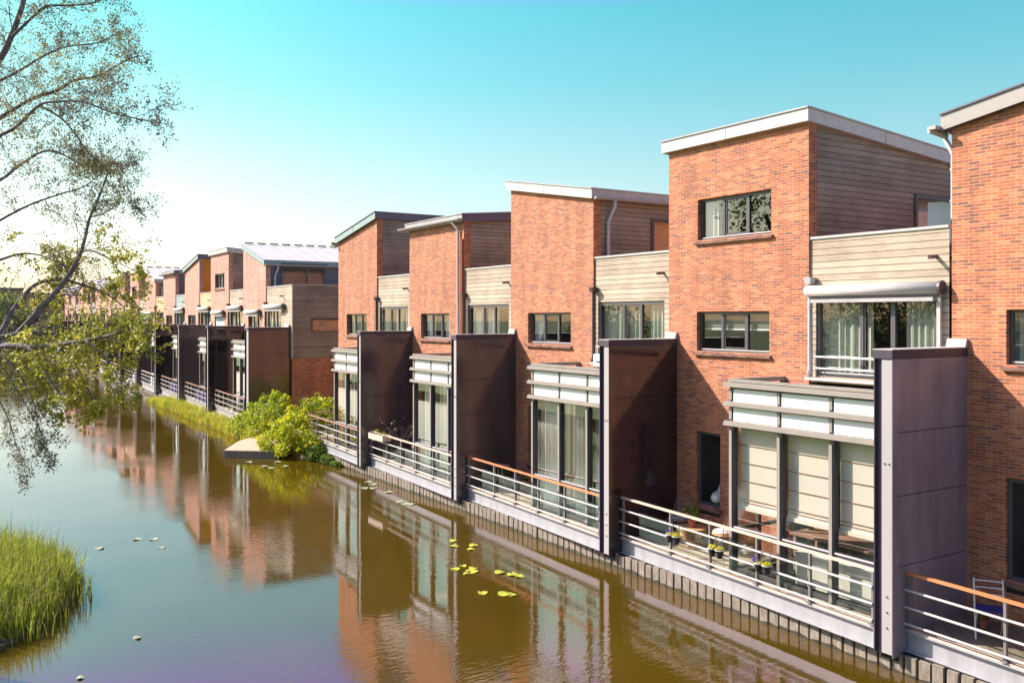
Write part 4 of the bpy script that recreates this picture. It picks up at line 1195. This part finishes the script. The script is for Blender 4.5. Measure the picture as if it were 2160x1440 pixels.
def rail_baskets(x, y, label, seed):
    t = thing('hanging_flower_pots', label, 'flower pots', (x,y,1.34), 'flower pots hooked on the railing')
    for dx in (-.1, .1):
        mb = MB(); mb.lathe([(.055,-.33),(.085,-.19),(.095,-.19),(.095,-.175),(.08,-.18)], 14, (dx,-.11,0)); mb.build('pot', BLACK, t)
        mb = MB(); mb.tube([(dx+.088*math.cos(a),-.11+.088*math.sin(a),-.172) for a in [2*math.pi*i/16 for i in range(17)]], .01, 5, caps=False); mb.build('rim', CURTAIN_W, t)
        mb = MB(); mb.tube([(dx,-.03,-.18),(dx,-.035,-.02),(dx,-.02,.03),(dx,.02,.035),(dx,.035,0)], .008, 6); mb.build('hook', POST, t)
        blob_foliage('foliage', LEAF_BUSH, t, [(dx,-.11,-.15,.08,.08,.05)], 130, .02, seed+int(dx*10))
    blob_foliage('flowers', PURPLE, t, [(-.17,-.12,-.12,.07,.07,.06)], 90 if seed > 1 else 30, .022, seed)
    blob_foliage('flowers', YELLOW, t, [(0,-.12,-.13,.16,.08,.04)], 40, .016, seed+5)
rail_baskets(-14.28, 13.19, 'pair of black pots with pale flowers, first of three hooked on the rail', 1)
rail_baskets(-12.98, 13.13, 'pair of black pots with a purple bloom, middle of three on the rail', 2)
rail_baskets(-11.72, 13.07, 'pair of black pots with bright violet blooms before the bay window', 3)

def folding_chair(loc, rz, label, frame, seatm, group=None):
    t = thing('folding_chair', label, 'chair', loc, group or 'metal terrace chairs', rz)
    for s in (-1, 1):
        mb = MB(); mb.tube([(s*.21,-.20,0),(s*.21,.02,.43),(s*.21,.20,.88)], .014, 8); mb.build('leg', frame, t)
        mb = MB(); mb.tube([(s*.19,.22,0),(s*.19,-.18,.45)], .013, 8); mb.build('leg', frame, t)
    mb = MB()
    for z, y in ((.84,.19),(.74,.155),(.64,.115)):
        mb.tube([(-.21,y,z),(-.1,y+.03,z),(.1,y+.03,z),(.21,y,z)], .012, 6)
    mb.build('backrest', frame, t)
    mb = MB()
    for i in range(7): mb.box(-.2,.2,-.2+i*.058,-.155+i*.058,.445,.458)
    mb.build('seat', seatm, t)
    return t
NAVY = simple('blue_plastic', (.03,.04,.22), rough=.5)
folding_chair((-8.15,14.25,.64), math.radians(35), 'white metal folding chair with blue seat at the right edge', WHITE, NAVY)
folding_chair((-22.3,14.35,.64), math.radians(-30), 'dark metal armchair beside the bay window of the curtained house', FRAME, FRAME)
t = thing('bistro_table', 'small metal table on the terrace behind the orange handrail', 'table', (-22.95,14.15,.64), None)
mb = MB(); mb.lathe([(.28,.70),(.29,.71),(.28,.72)], 20); mb.build('tabletop', RAIL_BROWN, t)
for a in (0, 2.1, 4.2):
    mb = MB(); mb.tube([(.05*math.cos(a),.05*math.sin(a),.7),(.1*math.cos(a),.1*math.sin(a),.35),(.26*math.cos(a),.26*math.sin(a),0)], .012, 6); mb.build('leg', RAIL, t)
flowerpot((-22.95,14.7,.64), 'white rimmed flower pot behind the small metal table', 60, (PINK,), .25, .14, pot=WHITE)
flowerpot((-23.15,14.45,.64), 'terracotta pot of dark grasses in the shade by the partition', 90, (PINK,), .45, .12)
flowerpot((-22.55,14.8,.64), 'round clay pot near the low window of the curtained house', 50, (YELLOW,), .2, .13)
flowerpot((-8.45,14.6,.64), 'small terracotta pot against the violet partition on the tiled terrace', 30, (PINK,), .1, .08)
# long planter box hooked over the railing of the fourth terrace
t = thing('planter_box', 'long whitewashed planter box hung over the pinkish railing', 'planter', (-29.6,13.2,1.42))
mb = MB(); mb.box(-.62,.62,-.17,-.15,0,.2); mb.box(-.62,.62,.13,.15,0,.2); mb.box(-.62,-.6,-.15,.13,0,.2); mb.box(.6,.62,-.15,.13,0,.2); mb.box(-.6,.6,-.15,.13,0,.03); mb.build('trough', RAIL_PALE, t)
mb = MB(); mb.box(-.6,.6,-.15,.13,.031,.16); mb.build('earth', SOIL, t)
blob_foliage('foliage', [LEAF_GREEN, LEAF_BUSH], t, [(-.3,0,.24,.2,.1,.12),(.35,0,.24,.18,.1,.1)], 160, .03, 5)
t = thing('bare_shrub', 'thin shrub with a few pale leaves standing behind the planter box', 'shrub', (-29.6,14.0,.64))
mb = MB(); r = random.Random(5)
mb.lathe([(.16,0),(.2,.3),(.22,.32),(.2,.34)], 14); mb.build('pot', BLACK, t)
mb = MB(); tips = []
for i in range(26):
    a = r.uniform(0,6.28); l = r.uniform(.4,.75); h = r.uniform(.6,1.25)
    p1 = Vector((math.cos(a)*l*.25,math.sin(a)*l*.25,.3+h*.5)); p2 = Vector((math.cos(a+.3)*l,math.sin(a+.3)*l,.3+h))
    mb.tube([(0,0,.3),p1,p2],[.012,.008,.003],5); tips.append(p2)
    for j in range(3):
        q = p1.lerp(p2, r.random()); mb.tube([q, q+Vector((r.uniform(-.15,.15),r.uniform(-.15,.15),r.uniform(.02,.2)))],[.005,.002],4)
mb.build('twigs', BARK, t)
mb = MB()
for p in tips[:14]:
    for j in range(5): leaf_quad(mb, p+Vector((r.uniform(-.07,.07),r.uniform(-.07,.07),r.uniform(-.1,.05))), .035, r)
mb.build('leaves', LILY_PALE, t)
# chest on terrace four
t = thing('storage_box', 'pale brown storage box next to the bare shrub', 'box', (-28.6,14.4,.64))
mb = MB(); mb.box(-.35,.35,-.25,.25,.0,.5); mb.build('body', RAIL_BROWN, t, bevel=.02)
mb = MB(); mb.box(-.37,.37,-.27,.27,.505,.56); mb.build('lid', RAIL_BROWN, t, bevel=.01)

# things inside the low windows
t = thing('vase', 'blue-grey bottle vase with white flowers inside the dark low window', 'vase', (H[0]+1.25,15.30,1.46))
mb = MB(); mb.lathe([(.07,0),(.10,.05),(.105,.32),(.06,.42),(.035,.46),(.035,.56),(.045,.58)], 18); mb.build('body', simple('stone_blue', (.20,.22,.28), rough=.3, var=.2), t, smooth=True)
blob_foliage('flowers', WHITE, t, [(0,0,.72,.14,.1,.1)], 120, .022, 9)
mb = MB()
for a in range(6): mb.tube([(0,0,.5),(.08*math.cos(a),.06*math.sin(a),.7)], .004, 4)
mb.build('stems', LEAF_GREEN, t)
t = thing('animal_ornament', 'white seated animal ornament inside the low window behind the wicker chairs', 'ornament', (H[1]+1.42,15.28,1.46))
mb = MB(); mb.lathe([(.10,0),(.16,.05),(.17,.14),(.13,.22),(.07,.26),(.03,.28)], 16); b = mb.build('body', WHITE, t, smooth=True)
mb = MB(); mb.lathe([(.03,.20),(.06,.25),(.075,.31),(.05,.37),(.02,.39)], 14, (.10,-.02,0)); hd = mb.build('head', WHITE, t, smooth=True)
mb = MB(); mb.lathe([(.02,.36),(.014,.42),(.003,.45)], 8, (.075,-.02,0)); mb.lathe([(.02,.36),(.014,.42),(.003,.45)], 8, (.135,-.02,0)); mb.build('ears', WHITE, hd)
# dining table and chair seen under the blinds
t = thing('dining_table', 'wooden dining table inside the bay under the lowered blinds', 'table', (-11.2,15.0,.65))
mb = MB(); mb.box(-1.3,1.2,-.4,.4,.72,.76); mb.build('tabletop', RAIL_BROWN, t)
for sx_ in (-1.2,1.1):
    for sy in (-.33,.33):
        mb = MB(); mb.box(sx_-.03,sx_+.03,sy-.03,sy+.03,0,.72); mb.build('leg', RAIL_BROWN, t)
t = thing('sideboard', 'white low cabinet against the inside of the bay window', 'cabinet', (-10.9,13.95,.65))
mb = MB(); mb.box(-.75,-.02,-.16,.16,.05,.62); mb.box(.02,.95,-.16,.16,.05,.62); mb.build('door_panels', BLIND, t)
mb = MB(); mb.box(-.77,.97,-.18,.18,.625,.66); mb.build('top', WHITE, t)

# ------------------------------------------------------------------ the overhanging tree at the left
class Tree:
    def __init__(s, seed): s.r = random.Random(seed); s.wood = MB(); s.leaf = MB(); s.tw = 0
def limb(T, pts, r0, r1, n=7):
    m = len(pts); rad = [r0+(r1-r0)*i/(m-1) for i in range(m)]
    T.wood.tube(pts, rad, n)
def smooth_path(pts, k=4):
    P = [Vector(p) for p in pts]; out = []
    for i in range(len(P)-1):
        p0 = P[max(i-1,0)]; p1 = P[i]; p2 = P[i+1]; p3 = P[min(i+2,len(P)-1)]
        for j in range(k):
            t = j/k
            out.append(.5*((2*p1)+(-p0+p2)*t+(2*p0-5*p1+4*p2-p3)*t*t+(-p0+3*p1-3*p2+p3)*t**3))
    out.append(P[-1]); return out
def twig(T, p, d, L, rad, lvl, leafs, droop, mi):
    r = T.r; n = 5; pts = [p.copy()]; d = d.normalized()
    for i in range(n):
        d = (d+Vector((r.gauss(0,.16), r.gauss(0,.16), r.gauss(0,.14)-droop))).normalized()
        pts.append(pts[-1]+d*L/n)
    T.wood.tube(pts, [rad*(1-.75*i/n) for i in range(n+1)], 4 if lvl < 2 else 5, caps=False)
    if lvl > 0:
        for i in range(1, n+1):
            if r.random() < (.12 if lvl > 1 else .32): continue
            for _ in range(1):
                s = Vector((r.gauss(0,1), r.gauss(0,1), r.gauss(0,.8))).normalized()
                nd = (d*1.0+s*.9).normalized()
                twig(T, pts[i], nd, L*r.uniform(.42,.62), rad*.55, lvl-1, leafs, droop*1.1, mi)
    if lvl <= 1:
        q = leafs*(.9 if lvl == 0 else .45)*(.6 if mi == 0 else 1)
        for i in range(1, n+1):
            k = int(q)+(r.random() < q-int(q))
            for _ in range(k):
                c = pts[i]+Vector((r.gauss(0,.03), r.gauss(0,.03), r.gauss(0,.03)))
                leaf_quad(T.leaf, c, r.uniform(.022,.040) if mi == 0 else r.uniform(.012,.024), r, mi, asp=.62)

CA, SA = math.cos(ALPHA), math.sin(ALPHA)
def along(side, fwd, z):
    """a point 'fwd' metres out from the bridge and 'side' metres to the right of the canal axis seen from it"""
    return Vector((-fwd*CA+side*SA, fwd*SA+side*CA, z))
def limb_path(px, F0, dF):
    out = []
    n = len(px)
    for i, (x, y) in enumerate(px):
        F = F0+dF*i/(n-1)
        out.append(along((x-1080)/1904.6*F, F, 5.78+(667.9-y)/1904.6*F))
    return smooth_path(out)

T = Tree(21)
LIMBS = [
 # pixel-measured limb courses turned into metres, start distance, change, radii, twig length, leaves, droop, leaf mat
 ([(-260,1010),(-190,860),(-90,780),(0,737),(54,687),(83,654),(121,612),(146,579),(167,542),(179,504),(190,458),(215,400),(232,350)],14.2,1.2,.075,.012,.9,1.6,.0,1,.9),
 ([(-60,760),(0,735),(21,729),(69,733),(125,727),(194,716),(245,704),(285,690)],14.0,-1.0,.07,.010,.7,2.6,.03,0,1.0),
 ([(-80,720),(0,712),(60,702),(120,703),(170,706),(240,712),(290,735)],14.0,.8,.05,.008,.65,2.5,.04,0,1.0),
 ([(0,706),(30,650),(75,600),(130,590),(170,600),(225,620),(275,660)],14.3,1.6,.045,.008,.7,2.6,.02,0,1.0),
 ([(-150,330),(-60,285),(0,248),(69,208),(121,191),(156,170),(208,160),(258,132),(292,118)],13.6,-.5,.05,.008,.55,1.4,.0,1,1.0),
 ([(-150,370),(-60,320),(0,286),(35,267),(83,222),(121,215),(174,215),(243,240),(312,255)],13.4,-1.2,.045,.008,.55,1.4,.02,1,1.0),
 ([(-120,230),(-50,190),(0,170),(42,149),(87,121),(139,99),(208,90),(255,64)],14.2,.6,.04,.007,.5,1.4,-.01,1,1.0),
 ([(-300,900),(-190,520),(-110,300),(-40,180),(0,125),(21,83),(42,28),(55,-20),(75,-90),(90,-160)],13.9,.5,.065,.03,.6,.9,0,1,.5),
 ([(25,78),(60,45),(95,15),(140,12),(190,8),(225,-5)],14.0,.4,.035,.008,.5,1.3,0,1,1.0),
 ([(0,-60),(60,-40),(130,-45),(200,-35)],14.6,.4,.035,.008,.5,1.1,.02,1,1.0),
 ([(-120,560),(-50,500),(0,465),(59,434),(95,420),(139,406),(180,392),(215,365)],14.8,.8,.035,.007,.55,1.6,.0,1,1.0),
 ([(-60,400),(0,380),(40,350),(90,320),(130,325),(180,350),(235,352),(275,348)],15.2,.9,.04,.006,.5,1.9,.0,1,1.0),
 ([(190,458),(215,452),(235,440),(262,425),(290,440)],15.4,.3,.018,.005,.4,1.7,.0,1,1.0),
 ([(160,535),(190,528),(230,545),(262,560),(290,575)],15.3,.4,.018,.005,.45,2.2,.02,0,1.0),
 ([(83,222),(130,250),(160,285),(185,320),(210,345)],13.0,.2,.022,.005,.45,1.4,.03,1,1.0),
 ([(-40,560),(0,548),(45,535),(90,540),(130,560)],14.9,.5,.03,.006,.6,2.4,.0,0,1.0),
 # weeping lower twigs
 ([(-30,742),(5,748),(42,790),(71,850),(83,905),(104,955)],13.4,-.6,.020,.004,.42,.85,.12,1,.8),
 ([(-40,800),(-5,840),(20,890),(35,940),(55,985)],13.2,-.4,.018,.004,.38,.85,.12,1,.8),
 ([(-60,740),(0,770),(40,830),(75,890),(100,930)],13.6,-.6,.018,.004,.4,.9,.12,1,.8),
 ([(120,729),(160,770),(185,820),(205,860)],13.4,-.3,.016,.004,.42,2.0,.10,0,.9),
 ([(180,718),(220,750),(245,790),(262,815)],13.2,-.3,.016,.004,.42,2.4,.09,0,.9),
 ([(60,733),(90,775),(125,830),(148,870)],13.4,-.3,.018,.004,.42,1.8,.10,0,.9),
 ([(-50,735),(0,760),(55,775),(95,800),(120,840)],13.9,-.3,.02,.004,.45,2.2,.08,0,.9),
]
for px, F0, dF, r0, r1, tl, lf, dr, mi, dens in LIMBS:
    path = limb_path(px, F0, dF)
    if mi and r0 < .06: r0 *= .75
    limb(T, path, r0, r1)
    L = len(path)
    for i in range(3, L):
        t = i/(L-1)
        cnt = (.75 if t < .35 else 1.75)*dens*(1.3 if mi else .85)*min(1.6,(path[i]-path[i-1]).length/.15)
        k = int(cnt)+(T.r.random() < cnt-int(cnt))
        for _ in range(k):
            d = (path[i]-path[i-1]).normalized()
            s = Vector((T.r.gauss(0,1), T.r.gauss(0,1), T.r.gauss(0,1))).normalized()
            twig(T, path[i], d*.75+s*.85, (tl*1.25 if mi and tl > .45 else tl)*T.r.uniform(.6,1.15)*(1.15-.5*t), max(.0035, (r0+(r1-r0)*t)*.2), 2, lf, dr, mi)
tr = thing('tree', 'sparse leafed tree reaching in over the water from the left', 'tree', tuple(along(-10.6,15,.2)))
trl = tr.location.copy()
base = MB()
tp = limb_path([(-260,1010),(-300,900)],14.2,0)
base.tube(smooth_path([trl+Vector((0,0,-.4)), trl+Vector((.05,.05,1.0)), trl+Vector((.15,.1,2.0)), tp[0]]), [.30,.27,.26,.25,.24,.23,.22,.21,.20,.19,.18,.17,.16], 12)
base.tube(smooth_path([trl+Vector((0,0,1.2)), trl+Vector((-.15,-.1,2.6)), tp[-1]]), [.2,.2,.19,.18,.18,.17,.17,.17,.16], 12)
for mbx in (base, T.wood, T.leaf):
    mbx.v = [(v[0]-trl.x, v[1]-trl.y, v[2]-trl.z) for v in mbx.v]
base.build('trunk', BARK, tr, smooth=True)
T.wood.build('branches', BARK, tr, smooth=True)
T.leaf.build('crown', [LEAF_ALDER, LEAF_SILHOUETTE], tr)

# ------------------------------------------------------------------ trees and houses in the distance
def crown_tree(loc, h, w, label, mat, seed, n=2600, size=.22, group='trees in the distance', name='tree'):
    t = thing(name, label, 'tree', loc, group)
    r = random.Random(seed)
    mb = MB(); mb.tube([(0,0,-.2),(.1,.05,h*.35),(0,.1,h*.75)], [w*.07,w*.05,w*.02], 8)
    for i in range(6):
        a = r.uniform(0,6.28); mb.tube([(0,0,h*r.uniform(.25,.5)),(math.cos(a)*w*.3,math.sin(a)*w*.3,h*r.uniform(.55,.8))],[w*.03,w*.012],6)
    mb.build('trunk', BARK, t)
    cs = []
    for i in range(9):
        a = r.uniform(0,6.28); q = r.uniform(.1,.32)*w; z = h*r.uniform(.35,.85)
        s = r.uniform(.2,.34)*w
        cs.append((math.cos(a)*q, math.sin(a)*q, z, s, s, s*.8))
    blob_foliage('crown', mat, t, cs, n, size, seed)
    return t
far_trees = [(-158,-3,9,8),(-163,4,8,8),(-160,11,7,6),(-166,-12,11,10),(-159,17,7,7),(-170,8,10,9)]
for i, (x, y, h, w) in enumerate(far_trees):
    crown_tree((x,y,.3), h, w, ['leafy tree at the far end of the canal, lowest of the group' if h < 8 else 'leafy tree at the far end of the canal'][0] if False else
               ['light green tree at the far end, farthest left', 'rounded tree closing the canal at the far end', 'low green tree on the far shore right of the water end', 'tall tree beyond the far shore at the left edge', 'low tree where the far row ends', 'tree behind the far shore trees'][i], LEAF_FAR, 40+i, 1800, .3)
# trees on the left bank, seen in the window reflections
for i, (x, y, h, w) in enumerate([(-30,-13,9,8),(-20,-16,8,8),(-9,-15,9,9),(-37.5,-14,15,11),(2,-17,8,9),(-55,-13,8,8)]):
    crown_tree((x,y,.3), h, w, ['broad tree on the near left bank, mirrored in the panes', 'second bank tree', 'bank tree opposite the nearest houses', 'bank tree opposite the gap', 'bank tree near the bridge', 'bank tree opposite the far row'][i]+' outside the frame' if i else 'broad bank tree left of the frame opposite the curtained house', LEAF_FAR, 60+i, 6000, .13, group='trees on the left bank')
# far shrubs along the end shore
for i, (x, y, s) in enumerate([(-149.5,9,2.2),(-152,12.2,2.4),(-146,6,1.8),(-140.5,3.5,1.6)]):
    bush((x,y,.3), [(0,0,s*.4,s,s,s*.55),(s*.6,.3,s*.3,s*.7,s*.6,s*.4)], 1400, .2, ['low round shrub at the water end', 'dense shrub where the far quay ends', 'pale shrub on the far left shore', 'small shrub on the far left shore'][i], mats=[LEAF_BUSH, LEAF_GREEN], seed=80+i, group='shrubs on the far shore')

def far_house(loc, rz, label, w, zr, seed):
    t = thing('brick_house', label, 'house', loc, 'distant houses beyond the canal end', rz)
    r = random.Random(seed)
    holes = [(a, a+w*.16, b, b+1.3) for b in (1.0, 4.1, 7.0) for a in (w*.12, w*.42, w*.72)]
    mb = MB(); wall_holes(mb, 0, w, 0, lambda x: zr, holes, depth=.15)
    mb.quad((0,8,0),(0,0,0),(0,0,zr),(0,8,zr)); mb.quad((w,0,0),(w,8,0),(w,8,zr),(w,0,zr)); mb.quad((w,8,0),(0,8,0),(0,8,zr),(w,8,zr))
    mb.build('brick_wall', BRICK_PALE, t)
    mb = MB(); mb.box(-.15,w+.15,-.2,8.2,zr,zr+.3); mb.build('roof', FASCIA_DARK, t)
    for a,b,c,d in holes:
        mb = MB(); f = .08
        mb.box(a,a+f,.1,.16,c,d); mb.box(b-f,b,.1,.16,c,d); mb.box(a+f,b-f,.101,.159,c,c+f); mb.box(a+f,b-f,.101,.159,d-f,d)
        fr = mb.build('window', FRAME, t)
        mb = MB(); mb.quad((a,.155,c),(b,.155,c),(b,.155,d),(a,.155,d)); mb.build('pane', simple('dark_pane', (.05,.06,.07), rough=.1) if not bpy.data.materials.get('dark_pane') else bpy.data.materials['dark_pane'], fr)
words = ['first', 'second', 'third', 'fourth', 'fifth', 'sixth', 'seventh']
for i in range(7):
    y = 36-i*7.6
    far_house((-186, y, .3), math.pi/2, 'pinkish brick house closing the view behind the leaves, %s from the right' % words[i], 7.2, 9.6 if i % 2 else 10.4, i)
t = thing('office_building', 'dark flat roofed building with blue-grey glass at the far left', 'building', (-182,-20,.3), None, math.pi/2)
mb = MB(); mb.box(0,16,0,10,0,14); mb.build('body', FRAME, t)
for k in range(3):
    mb = MB(); mb.box(.5,15.5,-.05,-.001,2+k*4,4.6+k*4); mb.build('window_band', simple('blue_grey_glazing', (.22,.30,.32), rough=.1) if not bpy.data.materials.get('blue_grey_glazing') else bpy.data.materials['blue_grey_glazing'], t)
mb = MB(); mb.box(-.3,16.3,-.3,10.3,14,14.6); mb.build('roof', FASCIA_DARK, t)
